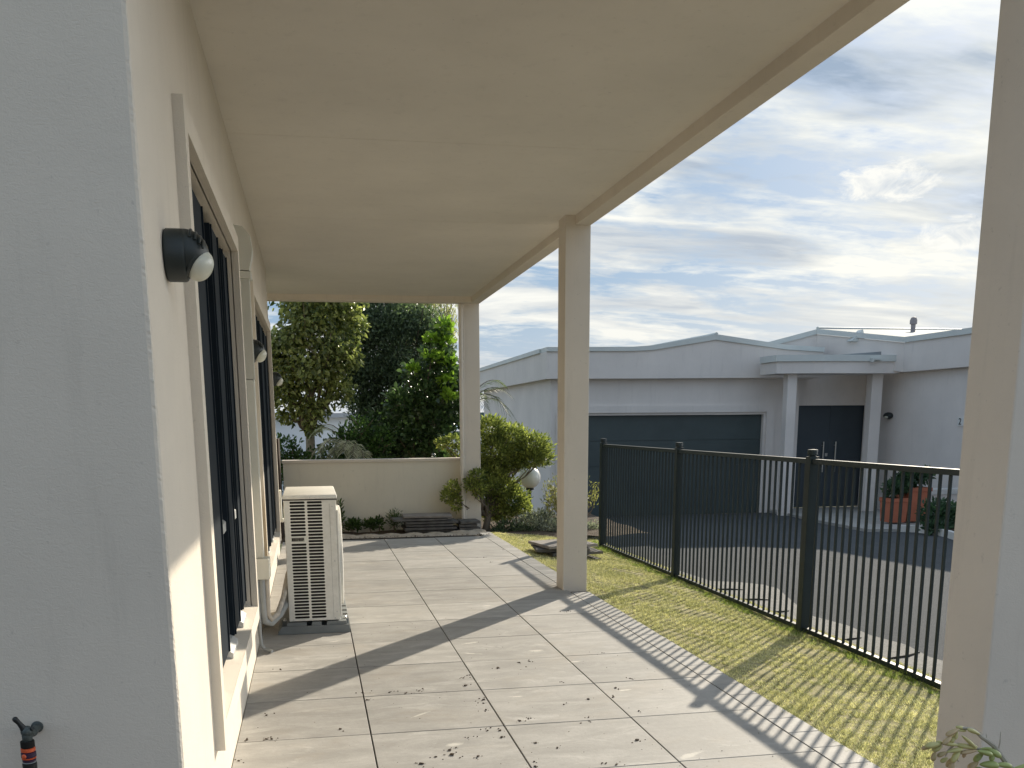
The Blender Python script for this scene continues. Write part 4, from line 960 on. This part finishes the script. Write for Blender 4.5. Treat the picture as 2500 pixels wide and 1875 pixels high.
M_l2 = leafmat('small_dark_leaf', (0.035, 0.062, 0.036), (0.14, 0.18, 0.10), 0.3, 0.5, 0.6, 0.35, 3.0)
p, u, k = in_clumps(cl2, 74000, 0.15)
d = np.stack([u[:, 0] * .4 + RNG.normal(0, .45, len(p)), u[:, 1] * .4 + RNG.normal(0, .45, len(p)), 0.3 + RNG.normal(0, .6, len(p))], 1)
foliage('crown', t2, p, d, 0.056, 0.42, M_l2, fold=.2, curl=.1)
mb = branches((1.4, 16.2, .5), cl2[:9], .05, .009); mb.tube([(1.4, 16.2, -.9), (1.4, 16.2, .55)], [.14, .1], 10); mb.build('trunk', M_bark, t2, True)
# pale feathery tree catching the light behind
t2b = thing('feathery_tree', (2.2, 17.6, -.8), 'thin feathery pale green tree catching light behind the dark evergreen', 'tree')
cl2b = [(1.75, 17.6, 3.0, .45, .55), (2.25, 17.6, 2.9, .35, .55), (2.5, 17.6, 3.1, .25, .5), (2.0, 17.6, 3.5, .7, .4), (2.3, 17.6, 2.2, .3, .4)]
M_l2b = leafmat('feathery_leaf', (0.19, 0.20, 0.10), (0.36, 0.35, 0.20), 0.35, 0.5, 0.5, 0.3, 3.0)
p, u, k = in_clumps(cl2b, 9000, 0.1)
d = np.stack([RNG.normal(0, .3, len(p)), RNG.normal(0, .3, len(p)), -1 + RNG.normal(0, .3, len(p))], 1)
foliage('crown', t2b, p, d, 0.062, 0.22, M_l2b)
mb = branches((2.1, 17.6, .8), cl2b, .04, .006); mb.tube([(2.1, 17.6, -.9), (2.1, 17.6, .85)], [.09, .06], 8); mb.build('trunk', M_bark, t2b, True)

# broad-leaved shrub; sunlight on its upper right is put into brighter leaf colour
t3 = thing('broad_leaved_shrub', (1.55, 14.3, -.6), 'tall glossy broad leaved shrub with some leaves coloured sunlit bright green behind the wall', 'shrub')
cl3 = [(1.95, 14.2, 2.62, .13, .20), (1.80, 14.2, 2.34, .18, .15), (1.95, 14.2, 2.08, .18, .29), (1.52, 14.2, 2.05, .20, .16), (1.69, 14.2, 1.72, .30, .27), (1.33, 14.2, 1.60, .26, .26), (1.80, 14.2, 1.32, .31, .29), (1.22, 14.2, 1.22, .26, .24), (1.49, 14.2, 1.08, .32, .26),
       (1.75, 14.3, .85, .3, .2), (1.15, 14.3, .85, .3, .2), (2.15, 14.4, 1.7, .2, .5), (1.0, 14.4, 1.35, .2, .2)]
M_l3 = leafmat('glossy_broad_leaf', (0.028, 0.058, 0.026), (0.085, 0.135, 0.050), 0.27, 0.32, 0.45, 0.55, 2.5)
M_l3b = leafmat('sunlit_broad_leaf', (0.13, 0.24, 0.025), (0.27, 0.38, 0.06), 0.34, 0.4, 0.3, 0.4, 3.0)
p, u, k = in_clumps(cl3, 6500, 0.3)
d = np.stack([u[:, 0] + RNG.normal(0, .35, len(p)), u[:, 1] - .2 + RNG.normal(0, .35, len(p)), u[:, 2] * .6 + .15 + RNG.normal(0, .4, len(p))], 1)
foliage('crown', t3, p, d, 0.078, 0.62, M_l3, fold=.15, curl=.12)
cl3b = [(1.98, 14.1, 2.68, .10, .14), (1.77, 14.1, 2.53, .08, .05), (1.97, 14.1, 2.50, .12, .08), (1.80, 14.05, 2.27, .16, .045), (2.0, 14.05, 2.20, .11, .08), (1.97, 14.0, 1.95, .11, .10), (2.0, 14.0, 1.73, .12, .09), (1.48, 14.0, 2.10, .06, .04)]
for c3 in cl3b:
    p, u, k = in_clumps([c3], 75, 0.1)
    d = np.stack([u[:, 0] + RNG.normal(0, .4, len(p)), u[:, 1] - .3, u[:, 2] * .6 + .3 + RNG.normal(0, .4, len(p))], 1)
    foliage('sunlit_leaves', t3, p, d, 0.085, 0.62, M_l3b, fold=.15, curl=.12)
mb = branches((1.55, 14.3, .1), cl3[:9], .022, .006); mb.tube([(1.55, 14.3, -.7), (1.55, 14.3, .15)], [.05, .04], 8)
for (a, b) in ((1.25, .95), (1.42, 1.0), (1.68, 1.05), (1.8, .95)): mb.tube([(a, 14.25, -.6), (a + .03, 14.25, .5), (a + .09, 14.25, b + .2)], [.03, .024, .016], 7)
mb.build('stems', M_bark, t3, True)

# low hedge plants just behind the wall (three countable bushes)
M_l4 = leafmat('hedge_leaf', (0.025, 0.060, 0.018), (0.07, 0.13, 0.03), 0.3, 0.45, 0.5, 0.4, 3.0)
for (nm, cls, lab, nl) in (('round_bush', [(-0.36, 13.9, 1.02, .24, .20), (-.12, 13.9, .82, .22, .16), (-.2, 13.9, .75, .3, .25), (-.5, 13.9, .7, .25, .3)], 'round dark bush behind the left end of the low wall', 1500),
                       ('spreading_bush', [(0.24, 13.8, .96, .2, .15), (0.52, 13.8, 1.10, .24, .24), (.72, 13.9, 1.25, .2, .2), (.42, 13.8, .72, .4, .2)], 'low spreading bush under the pale palm fronds behind the wall', 1900),
                       ('upright_bush', [(0.80, 13.9, 1.0, .22, .22), (1.02, 13.9, 1.12, .20, .2), (.9, 13.9, .7, .35, .25)], 'upright green bush behind the middle of the low wall', 1900)):
    t = thing(nm, (cls[0][0], cls[0][1], -.6), lab, 'bush')
    p, u, k = in_clumps(cls, nl, .3); d = u + RNG.normal(0, .5, u.shape) + np.array([0, 0, .4])
    foliage('foliage', t, p, d, .055, .5, M_l4)
    mb = branches((cls[0][0], cls[0][1], .1), cls, .015, .004); mb.tube([(cls[0][0], cls[0][1], -.7), (cls[0][0], cls[0][1], .12)], .025, 7); mb.build('stems', M_bark, t, True)

# palms
def palm(name, base, n, length, label, m_, spread=(0, 360), rise=.6, drop=1.0, h=0.3, lw=.012, ll=.22, seg=26):
    t = thing(name, base, label, 'palm'); V = []; Fc = []; st = MB()
    for q in range(n):
        az = R_(spread[0] + (spread[1] - spread[0]) * (q + random.uniform(-.3, .3)) / max(1, n)); Lq = length * random.uniform(.8, 1.1); rs = rise * random.uniform(.7, 1.3)
        pts = []
        for i in range(seg + 1):
            s = i / seg; r = Lq * s * (1 - .15 * s); zq = base[2] + h + Lq * (rs * s - drop * s * s)
            pts.append(Vector((base[0] + r * math.cos(az), base[1] + r * math.sin(az), zq)))
        st.tube(pts[::3] + [pts[-1]], [.012 - .010 * i / len(pts[::3]) for i in range(len(pts[::3]) + 1)], 5)
        for i in range(4, seg + 1):
            dr = (pts[i] - pts[i - 1]).normalized(); side = dr.cross(Vector((0, 0, 1))).normalized()
            for sg in (1, -1):
                dd = (side * sg * .8 + dr * .75 + Vector((0, 0, -.25 + random.uniform(-.15, .15)))).normalized()
                L_ = ll * (1 - .6 * abs(i / seg - .45)) * random.uniform(.85, 1.1); p0 = pts[i]; wv = dr * lw
                a = p0 + wv; b = p0 - wv; e1 = p0 + dd * L_ * .6 + Vector((0, 0, -.01)) + wv * .6; e2 = p0 + dd * L_ * .6 - wv * .6; tip = p0 + dd * L_ + Vector((0, 0, -L_ * .25))
                o = len(V); V += [tuple(a), tuple(e1), tuple(tip), tuple(e2), tuple(b)]
                Fc += [(o, o + 1, o + 3, o + 4), (o + 1, o + 2, o + 3, o + 3)]
    me = MB(); me.v = V; me.f = [f if len(set(f)) == 4 else f[:3] for f in Fc]; me.build('fronds', m_, t)
    st.tube([(base[0], base[1], base[2] - .2), (base[0], base[1], base[2] + h)], [.09, .07], 10); st.build('stem', M_bark, t, True)
M_palmp = leafmat('pale_palm_leaf', (0.24, 0.25, 0.17), (0.50, 0.50, 0.38), .3, .45, .3, .4)
M_palmd = leafmat('dark_palm_leaf', (0.05, 0.07, 0.03), (0.12, 0.14, 0.06), .4, .45, .3, .4)
palm('pale_palm', (0.66, 13.75, .30), 12, .80, 'pale arching palm fronds seen under the trees behind the wall', M_palmp, (90, 290), 1.5, 1.35, .5, .005, .22)
palm('tall_palm', (2.72, 17.3, .1), 11, 1.15, 'palm with thin dry fronds between the far column and the garage', M_palmd, (-60, 240), 1.1, 1.0, 1.45, .005, .26)

# sculpted juniper-like bush beside the far column
t5 = thing('rounded_bush', (2.24, 12.47, -.08), 'clipped evergreen bush in rounded tufts leaning out from beside the far column', 'bush')
cl5 = [(2.45, 13.1, 1.25, .22, .18), (2.72, 13.15, 1.13, .26, .20), (3.02, 13.1, 1.00, .27, .20), (2.95, 13.1, .86, .26, .16), (2.50, 13.1, .95, .28, .24), (2.74, 13.15, .84, .24, .18), (2.42, 13.1, .62, .22, .24), (2.58, 13.1, .45, .26, .20), (2.72, 13.05, .27, .26, .20), (2.40, 13.1, .30, .18, .18),
       (3.20, 13.1, .85, .14, .12), (2.55, 13.2, .72, .22, .14), (2.45, 13.1, .12, .2, .12), (2.62, 13.1, .10, .2, .1), (2.32, 12.95, .5, .14, .14), (2.88, 13.1, .16, .14, .10)]
kb_ = .962
cl5 = [(x * kb_, y * kb_, 1.351 + (z - 1.351) * kb_, r * kb_, q * kb_) for x, y, z, r, q in cl5]
cl5b = [(1.93, 13.25, 1.09, .13, .08), (1.80, 13.3, 1.06, .10, .07), (1.98, 13.2, .95, .12, .1)]
cl5c = [(1.79, 12.36, .50, .10, .11), (1.72, 12.36, .40, .08, .09), (1.83, 12.36, .32, .07, .12), (2.02, 12.26, .56, .09, .09), (2.10, 12.28, .66, .10, .10), (2.12, 12.30, .48, .10, .10)]
M_l5 = leafmat('tufted_leaf', (0.060, 0.10, 0.030), (0.34, 0.35, 0.10), 0.35, 0.48, 0.5, 0.4, 3.5)
p, u, k = in_clumps(cl5 + cl5b + cl5c, 24000, 0.5)
tuft = np.round(p * 22) / 22
d = (p - tuft) * 14 + u * .9 + np.array([0, 0, .45]) + RNG.normal(0, .35, p.shape)
foliage('crown', t5, p, d, .046, .38, M_l5, fold=.2, curl=.05)
mb = branches((2.27, 12.50, .12), cl5 + cl5b + cl5c, .018, .005)
mb.tube([(2.235, 12.46, -.12), (2.25, 12.47, -.03), (2.27, 12.48, .06), (2.33, 12.52, .2)], [.06, .05, .045, .03], 10); mb.build('stems', M_bark, t5, True)

# twiggy shrub with yellow-green tips
t6 = thing('twiggy_shrub', (3.4, 12.5, -.12), 'bare stemmed shrub with yellow green leaf tips partly behind the middle column', 'shrub')
tw = MB(); P_ = []; Dd = []
random.seed(21)
for q in range(46):
    ex = 3.42 + random.uniform(-.42, .48); ey = 12.5 + random.uniform(-.3, .3); ez = random.uniform(.40, .70) - abs(ex - 3.42) * .25
    b0 = Vector((3.42 + random.uniform(-.06, .06), 12.5 + random.uniform(-.05, .05), -.12)); e0 = Vector((ex, ey, ez)); mid = b0.lerp(e0, .5) + Vector((random.uniform(-.05, .05) + (ex - 3.42) * .2, random.uniform(-.05, .05), -.03))
    tw.tube([b0, b0.lerp(mid, .5) + Vector((random.uniform(-.02, .02), 0, 0)), mid, mid.lerp(e0, .5) + Vector((random.uniform(-.02, .02), 0, .01)), e0], [.0065, .005, .0042, .0034, .002], 5)
    for _ in range(26):
        t_ = random.uniform(.62, 1.03); c = mid.lerp(e0, (t_ - .5) * 2) + Vector([random.gauss(0, .022) for _ in range(3)]); P_.append(tuple(c)); Dd.append(((ex - 3.4) * .6 + random.gauss(0, .4), random.gauss(0, .4), .8 + random.gauss(0, .3)))
M_l6 = leafmat('yellow_green_leaf', (0.14, 0.15, 0.05), (0.36, 0.34, 0.14), .25, .5, .4, .3)
foliage('foliage', t6, np.array(P_), np.array(Dd), .038, .36, M_l6); tw.build('stems', M_twig, t6, True)

# silvery groundcover mound
M_l7 = leafmat('silver_leaf', (0.10, 0.12, 0.10), (0.42, 0.43, 0.36), .25, .6, .5, .3, 6)
for (nm, cls, lab, nl, m_) in (('silver_shrub', [(2.80, 12.3, .02, .26, .14), (3.05, 12.25, -.03, .2, .13), (3.0, 12.4, .06, .2, .14), (3.15, 12.2, -.06, .12, .08)], 'low silvery leaved shrub at the back of the lawn', 3000, M_l7),
                           ('grey_leaved_shrub', [(3.62, 12.2, -.08, .14, .13), (3.72, 12.3, -.12, .12, .1)], 'small pale leaved plant by the end of the metal fence', 800, M_l7),
                           ('dark_groundcover', [(2.50, 12.3, -.02, .2, .10), (2.68, 12.2, -.05, .18, .09), (2.36, 12.1, -.05, .1, .05)], 'low dark groundcover at the foot of the rounded bush', 1300, M_l2)):
    t = thing(nm, (cls[0][0], cls[0][1], -.1), lab, 'shrub')
    p, u, k = in_clumps(cls, nl, .4); d = u + RNG.normal(0, .4, u.shape) + np.array([0, 0, .5]); foliage('foliage', t, p, d, .036, .4, m_)
    mb = branches((cls[0][0], cls[0][1], -.12), cls, .008, .003); mb.build('stems', M_twig, t, True)

# weeds along the foot of the low wall
def weed(x, y, r, h, nl, lab, m_=M_l4, sz=.05, w=.45):
    t = thing('weed', (x, y, -.05), lab, 'weed', 'weeds along the foot of the garden wall')
    p, u, k = in_clumps([(x, y, h * .45, r, h * .6)], nl, .15); d = u * .6 + RNG.normal(0, .35, u.shape) + np.array([0, 0, .5]); foliage('foliage', t, p, d, sz, w, m_)
    mb = MB()
    for _ in range(7): mb.tube([(x, y, -.06), (x + random.uniform(-.5, .5) * r, y + random.uniform(-.3, .3) * r, h * .4), (x + random.uniform(-1, 1) * r, y + random.uniform(-.5, .5) * r, h * random.uniform(.6, .95))], [.003, .0025, .001], 4)
    mb.build('stems', M_twig, t)
M_weed = leafmat('weed_leaf', (0.03, 0.06, 0.02), (0.10, 0.15, 0.05), .35, .5, .5, .3)
weed(.33, 12.4, .06, .36, 150, 'tall ferny weed right beside the air conditioner at the wall foot', M_weed, .055, .3)
weed(.50, 12.42, .11, .12, 220, 'low leafy weed clump right of the air conditioner', M_weed)
weed(.72, 12.4, .10, .12, 170, 'small weed clump at the middle of the wall foot', M_weed)
weed(.83, 12.4, .06, .16, 90, 'little upright weed left of the slab stack', M_weed)
weed(1.03, 12.4, .13, .24, 420, 'feathery weed touching the left side of the slab stack', M_weed, .04, .2)

# succulent plant at lower right, near the camera
t8 = thing('succulent_plant', (1.72, 1.72, -.03), 'yellow green succulent with plump leaves on bare grey stems in front of the near column', 'succulent')
M_suc = mat('succulent_skin', (0.52, 0.46, 0.20), .42, 0, .4, .2, 9, .15, 90, .002, col2=(0.38, 0.37, 0.14))
M_suc2 = mat('reddish_succulent_skin', (0.46, 0.32, 0.19), .42, 0, .4, .2, 9, .15, 90, .002, col2=(0.36, 0.30, 0.14))
def sc(x, z, y=1.9):  # plain metres: local layout of the plant in its own vertical plane
    return Vector((x, y, z))
def leafblob(mb, p, d, L, wd=.40, th=.22):
    d = d.normalized(); Q = d.to_track_quat('Z', 'Y').to_matrix().to_4x4()
    bm = bmesh.new(); bmesh.ops.create_uvsphere(bm, u_segments=12, v_segments=9, radius=1)
    for v in bm.verts:
        t_ = (v.co.z + 1) / 2; f_ = .45 + .62 * t_; v.co.x *= f_; v.co.y *= f_
    mb.bm(bm, Matrix.Translation(p + d * L * .5) @ Q @ Matrix.Diagonal((L * wd * .5, L * th * .5 + .001, L * .5, 1)))
ST = [[(1.607, 0.534), (1.586, 0.557), (1.558, 0.59), (1.537, 0.605), (1.523, 0.614), (1.512, 0.624), (1.498, 0.634), (1.483, 0.637), (1.465, 0.64), (1.459, 0.637)], [(1.566, 0.565), (1.54, 0.577), (1.506, 0.586), (1.492, 0.594), (1.465, 0.599), (1.425, 0.604), (1.403, 0.607)], [(1.465, 0.597), (1.448, 0.581), (1.442, 0.566)], [(1.586, 0.563), (1.59, 0.588), (1.589, 0.616)], [(1.558, 0.59), (1.558, 0.6), (1.555, 0.611)], [(1.523, 0.614), (1.533, 0.611), (1.545, 0.613)], [(1.497, 0.542), (1.487, 0.552), (1.478, 0.561)]]
LVS = [(1.514, 0.622, 1.483, 0.636, 0.0097, 0), (1.486, 0.634, 1.459, 0.641, 0.0082, 0), (1.46, 0.638, 1.428, 0.628, 0.0107, 1), (1.436, 0.625, 1.412, 0.612, 0.0097, 1), (1.46, 0.633, 1.483, 0.63, 0.0061, 0), (1.459, 0.633, 1.45, 0.618, 0.0061, 0), (1.456, 0.623, 1.44, 0.61, 0.0092, 0), (1.462, 0.625, 1.496, 0.596, 0.0087, 0), (1.504, 0.59, 1.463, 0.598, 0.0112, 0), (1.465, 0.598, 1.423, 0.607, 0.0087, 0), (1.425, 0.604, 1.404, 0.612, 0.0082, 0), (1.409, 0.608, 1.373, 0.606, 0.0133, 0), (1.401, 0.598, 1.378, 0.593, 0.0097, 1), (1.399, 0.59, 1.392, 0.571, 0.0097, 1), (1.424, 0.599, 1.398, 0.592, 0.0123, 0), (1.427, 0.587, 1.407, 0.579, 0.0097, 1), (1.425, 0.588, 1.462, 0.591, 0.0097, 0), (1.464, 0.593, 1.442, 0.567, 0.0112, 0), (1.442, 0.567, 1.421, 0.562, 0.0087, 0), (1.444, 0.565, 1.438, 0.543, 0.0102, 1), (1.475, 0.571, 1.45, 0.545, 0.0128, 1), (1.506, 0.585, 1.468, 0.582, 0.0097, 1), (1.481, 0.581, 1.475, 0.57, 0.0072, 1), (1.506, 0.585, 1.542, 0.573, 0.0123, 2), (1.516, 0.588, 1.537, 0.59, 0.0051, 2), (1.538, 0.584, 1.567, 0.567, 0.0143, 2), (1.539, 0.572, 1.515, 0.555, 0.0118, 2), (1.521, 0.553, 1.5, 0.537, 0.0133, 1), (1.522, 0.547, 1.558, 0.546, 0.0169, 2), (1.557, 0.548, 1.593, 0.542, 0.0128, 2), (1.605, 0.529, 1.646, 0.541, 0.0107, 2), (1.479, 0.592, 1.508, 0.591, 0.0092, 0), (1.555, 0.573, 1.548, 0.558, 0.0092, 2), (1.531, 0.537, 1.505, 0.529, 0.0123, 2), (1.55, 0.538, 1.579, 0.524, 0.0133, 2), (1.471, 0.538, 1.446, 0.526, 0.0112, 1), (1.497, 0.536, 1.479, 0.519, 0.0112, 1)]
ST[0] = [(1.72, -.03), (1.70, .30), (1.65, .46)] + ST[0]
ST[1] = ST[1]
sm_ = MB()
for q_, s_ in enumerate(ST):
    r_ = [.0085, .0042, .0034, .0022, .0018, .0018, .0015][q_]
    sm_.tube([Vector((a, (1.74 if c < .2 else 1.84 if c < .5 else 1.9) + .006 * q_, c)) for a, c in s_], [r_ * (1 - .72 * i / (len(s_) - 1)) for i in range(len(s_))], 8)
sm_.tube([Vector((1.715, 1.74, .1)), Vector((1.66, 1.82, .38)), Vector((1.60, 1.88, .50)), Vector((1.555, 1.9, .548))], [.009, .007, .006, .004], 8)
sm_.tube([Vector((1.70, 1.75, .2)), Vector((1.60, 1.84, .42)), Vector((1.53, 1.89, .50)), Vector((1.50, 1.9, .54))], [.008, .006, .005, .003], 8)
sm_.build('stem', mat('grey_stem', (.38, .35, .29), .8, 0, .3, .2, 30, .3, 120), t8, True)
M_suc3 = mat('green_succulent_skin', (0.36, 0.40, 0.14), .4, 0, .4, .2, 9, .15, 90, .002, col2=(0.27, 0.31, 0.10))
def leafblob(mb, p, q, wd):
    d = q - p; L = d.length * 1.06; Q = d.normalized().to_track_quat('Z', 'Y').to_matrix().to_4x4()
    bm = bmesh.new(); bmesh.ops.create_uvsphere(bm, u_segments=14, v_segments=11, radius=1)
    for v in bm.verts:
        t_ = (v.co.z + 1) / 2; f_ = .55 + .55 * t_; v.co.x *= f_; v.co.y *= f_; v.co.y -= .25 * (v.co.z ** 2 - 1) * .6
    mb.bm(bm, Matrix.Translation((p + q) / 2) @ Q @ Matrix.Diagonal((wd * .5, wd * .38, L * .5, 1)))
for (x0, z0, x1, z1, wd, k) in LVS:
    y0 = 1.895 + random.uniform(-.012, .012); q = MB()
    leafblob(q, Vector((x0, y0, z0)), Vector((x1 + (x1 - x0) * .12, y0 + random.uniform(-.014, .01), z1 + (z1 - z0) * .12)), wd * 1.65)
    q.build('leaf', (M_suc, M_suc2, M_suc3)[k], t8, True)

# globe lamp
gl_ = thing('globe_lamp', (2.965, 13.0, -.1), 'white globe garden lamp on a dark post beside the rounded bush', 'garden lamp')
mb = MB(); mb.sphere((2.965, 13.0, .587), .149, 28, 18); mb.build('globe', M_globe, gl_, True)
mb = MB(); mb.tube([(2.965, 13.0, -.15), (2.965, 13.0, .42)], .022, 10); mb.lathe([(.03, 0), (.06, .01), (.06, .03), (.04, .045)], (2.965, 13.0, .41), 'z', 14); mb.build('post', M_black, gl_, True)

# terracotta planters, their plants, letterbox-like low wall and shrub at the porch
def planter(x0, x1, y0, y1, z0, z1, lab):
    t = thing('planter', ((x0 + x1) / 2, (y0 + y1) / 2, z0), lab, 'planter'); mb = MB(); k = .03
    cxp_, cyp = (x0 + x1) / 2, (y0 + y1) / 2
    def ringp(s, z): return [(cxp_ + (x - cxp_) * s, cyp + (y - cyp) * s, z) for x, y in ((x0, y0), (x1, y0), (x1, y1), (x0, y1))]
    h = z1 - z0
    R4 = [ringp(.86, z0), ringp(.97, z1 - .07), ringp(1.04, z1 - .065), ringp(1.04, z1), ringp(.88, z1), ringp(.86, z1 - .06)]
    vs = [v for r in R4 for v in r]; fs = [(i * 4 + j, i * 4 + (j + 1) % 4, (i + 1) * 4 + (j + 1) % 4, (i + 1) * 4 + j) for i in range(5) for j in range(4)] + [(3, 2, 1, 0), (20, 21, 22, 23)]
    mb.add(vs, fs); mb.build('pot', M_terra, t)
    MB().add([(v[0], v[1], v[2] + .01) for v in R4[5]], [(0, 1, 2, 3)]).build('soil', M_soil, t)
planter(9.96, 10.30, 15.2, 15.56, -.455, -.03, 'low square terracotta planter on the porch path')
planter(10.36, 10.80, 15.3, 15.74, -.455, .14, 'tall square orange terracotta planter right of the lower one')
M_pl = leafmat('pot_plant_leaf', (0.03, 0.07, 0.04), (0.08, 0.13, 0.07), .3, .45, .5, .4)
for (nm, cls, lab, nl) in (('potted_shrub', [(10.1, 15.4, .12, .17, .16), (10.35, 15.45, .30, .15, .17), (10.25, 15.4, .15, .16, .14)], 'green shrub growing in the low terracotta planter', 900),
                       ('potted_bush', [(10.62, 15.5, .30, .17, .14), (10.78, 15.5, .36, .13, .11)], 'dark leaved bush growing in the tall terracotta planter', 700),
                       ('porch_shrub', [(9.95, 13.9, -.20, .30, .26), (10.25, 13.9, -.25, .30, .22), (9.8, 13.7, -.38, .2, .14)], 'dark rounded shrub beside the white kerb at right', 1900)):
    t = thing(nm, (cls[0][0], cls[0][1], cls[0][2] - .2), lab, 'shrub'); p, u, k = in_clumps(cls, nl, .35); d = u + RNG.normal(0, .5, u.shape) + np.array([0, 0, .4]); foliage('foliage', t, p, d, .075, .45, M_pl)
    mb = branches((cls[0][0], cls[0][1], cls[0][2] - .25), cls, .012, .004); mb.build('stems', M_bark, t, True)
W2 = thing('low_entry_wall', (11.5, 15.9, -.5), 'low white wall with thick capping behind the orange planters', 'low wall')
MB().box(11.0, 11.94, 15.8, 16.0, -.5, -.03).build('wall_body', M_nwall, W2); MB().box(10.97, 11.945, 15.76, 16.04, -.0295, .07, .008).build('capping', M_kerb, W2)

# distant white house and terrace glimpsed through the trees
FH = thing('distant_house', (-.5, 40, -2), 'distant white house with grey roof glimpsed through the tree gaps', 'house')
mb = MB(); mb.box(-5.5, 2.8, 38, 46, -4, 1.55); mb.box(-5.5, -1.6, 38.5, 46, 1.55, 2.2); mb.build('wall', M_farwall, FH)
mb = MB(); mb.box(-5.8, 3.1, 37.7, 46.2, 1.551, 1.72); mb.build('roof', M_farroof, FH)
for x0 in (-3.2, 1.9): MB().box(x0, x0 + .8, 37.95, 37.999, .1, 1.1).build('window', M_farglass, FH)
mb = MB(); mb.box(-5.6, 3, 36, 36.1, -2, .35); mb.build('balustrade', M_farwall, FH)
FC = thing('distant_shed', (4.0, 34, -1.5), 'distant pale shed behind the broad leaved shrub', 'shed')
MB().box(3.6, 6.2, 33, 37, -2.5, .9).build('wall', M_farwall, FC); MB().box(3.5, 6.3, 32.9, 37.1, .901, 1.05).build('roof', M_farroof, FC)

# ================================================================ GRASS BLADES
def grass(nt_, per, x0, x1, y0, y1, zf, hmin, hmax, m_, name, label, spread=.011):
    tx = RNG.uniform(x0, x1, nt_); ty = y0 + (y1 - y0) * RNG.random(nt_) ** 1.25
    pn = np.sin(tx * 7.1 + 1.3 * np.sin(ty * 3.3)) * np.sin(ty * 5.7 + 2.1 * np.sin(tx * 4.1)) + .6 * np.sin(tx * 23 + ty * 11) * np.sin(ty * 19 - tx * 7)
    keep = RNG.random(nt_) < .78 + .3 * pn; tx, ty, pn = tx[keep], ty[keep], pn[keep]
    th = RNG.uniform(.5, 1.0, len(tx)) ** 1.5 * (1 + .3 * pn)
    k = RNG.integers(0, len(tx), len(tx) * per); n = len(k)
    x = tx[k] + RNG.normal(0, spread, n); y = ty[k] + RNG.normal(0, spread, n); z = zf(x, y)
    h = (hmin + (hmax - hmin) * RNG.random(n)) * th[k]
    a = RNG.uniform(0, 2 * np.pi, n); w_ = RNG.uniform(.0012, .0024, n) * (1 + (y - y0) * .12)
    out = np.stack([x - tx[k], y - ty[k]], 1) / spread
    lean = (out * .45 + RNG.normal(0, .55, (n, 2))) * h[:, None]
    p = np.stack([x, y, z], 1); s_ = np.stack([np.cos(a) * w_, np.sin(a) * w_, 0 * w_], 1)
    tip = p + np.stack([lean[:, 0], lean[:, 1], h], 1)
    V = np.stack([p - s_, p + s_, tip], 1).reshape(-1, 3); Fq = np.arange(3 * n).reshape(n, 3)
    o = quads_obj(name, V, Fq, m_); kind(o, 'stuff', label, 'grass'); return o
M_gr = leafmat('grass_blade', (0.31, 0.32, 0.12), (0.80, 0.73, 0.48), .17, .7, .7, .15, 2.3)
zf = lambda x, y: -0.012 - 0.118 * np.clip((x - 2.16) / 1.2, 0, 1)
grass(21000, 14, 2.158, 3.50, 2.6, 11.7, zf, .008, .026, M_gr, 'grass', 'short dry yellow green grass covering the lawn strip')
# longer tufts along the fence line
M_gr2 = leafmat('green_grass_blade', (0.12, 0.19, 0.040), (0.30, 0.34, 0.09), .3, .6, .5, .2, 2.3)
grass(1300, 14, 3.22, 3.42, 3.2, 11.4, zf, .018, .048, M_gr2, 'fence_line_grass', 'longer green grass growing along the foot of the metal fence')
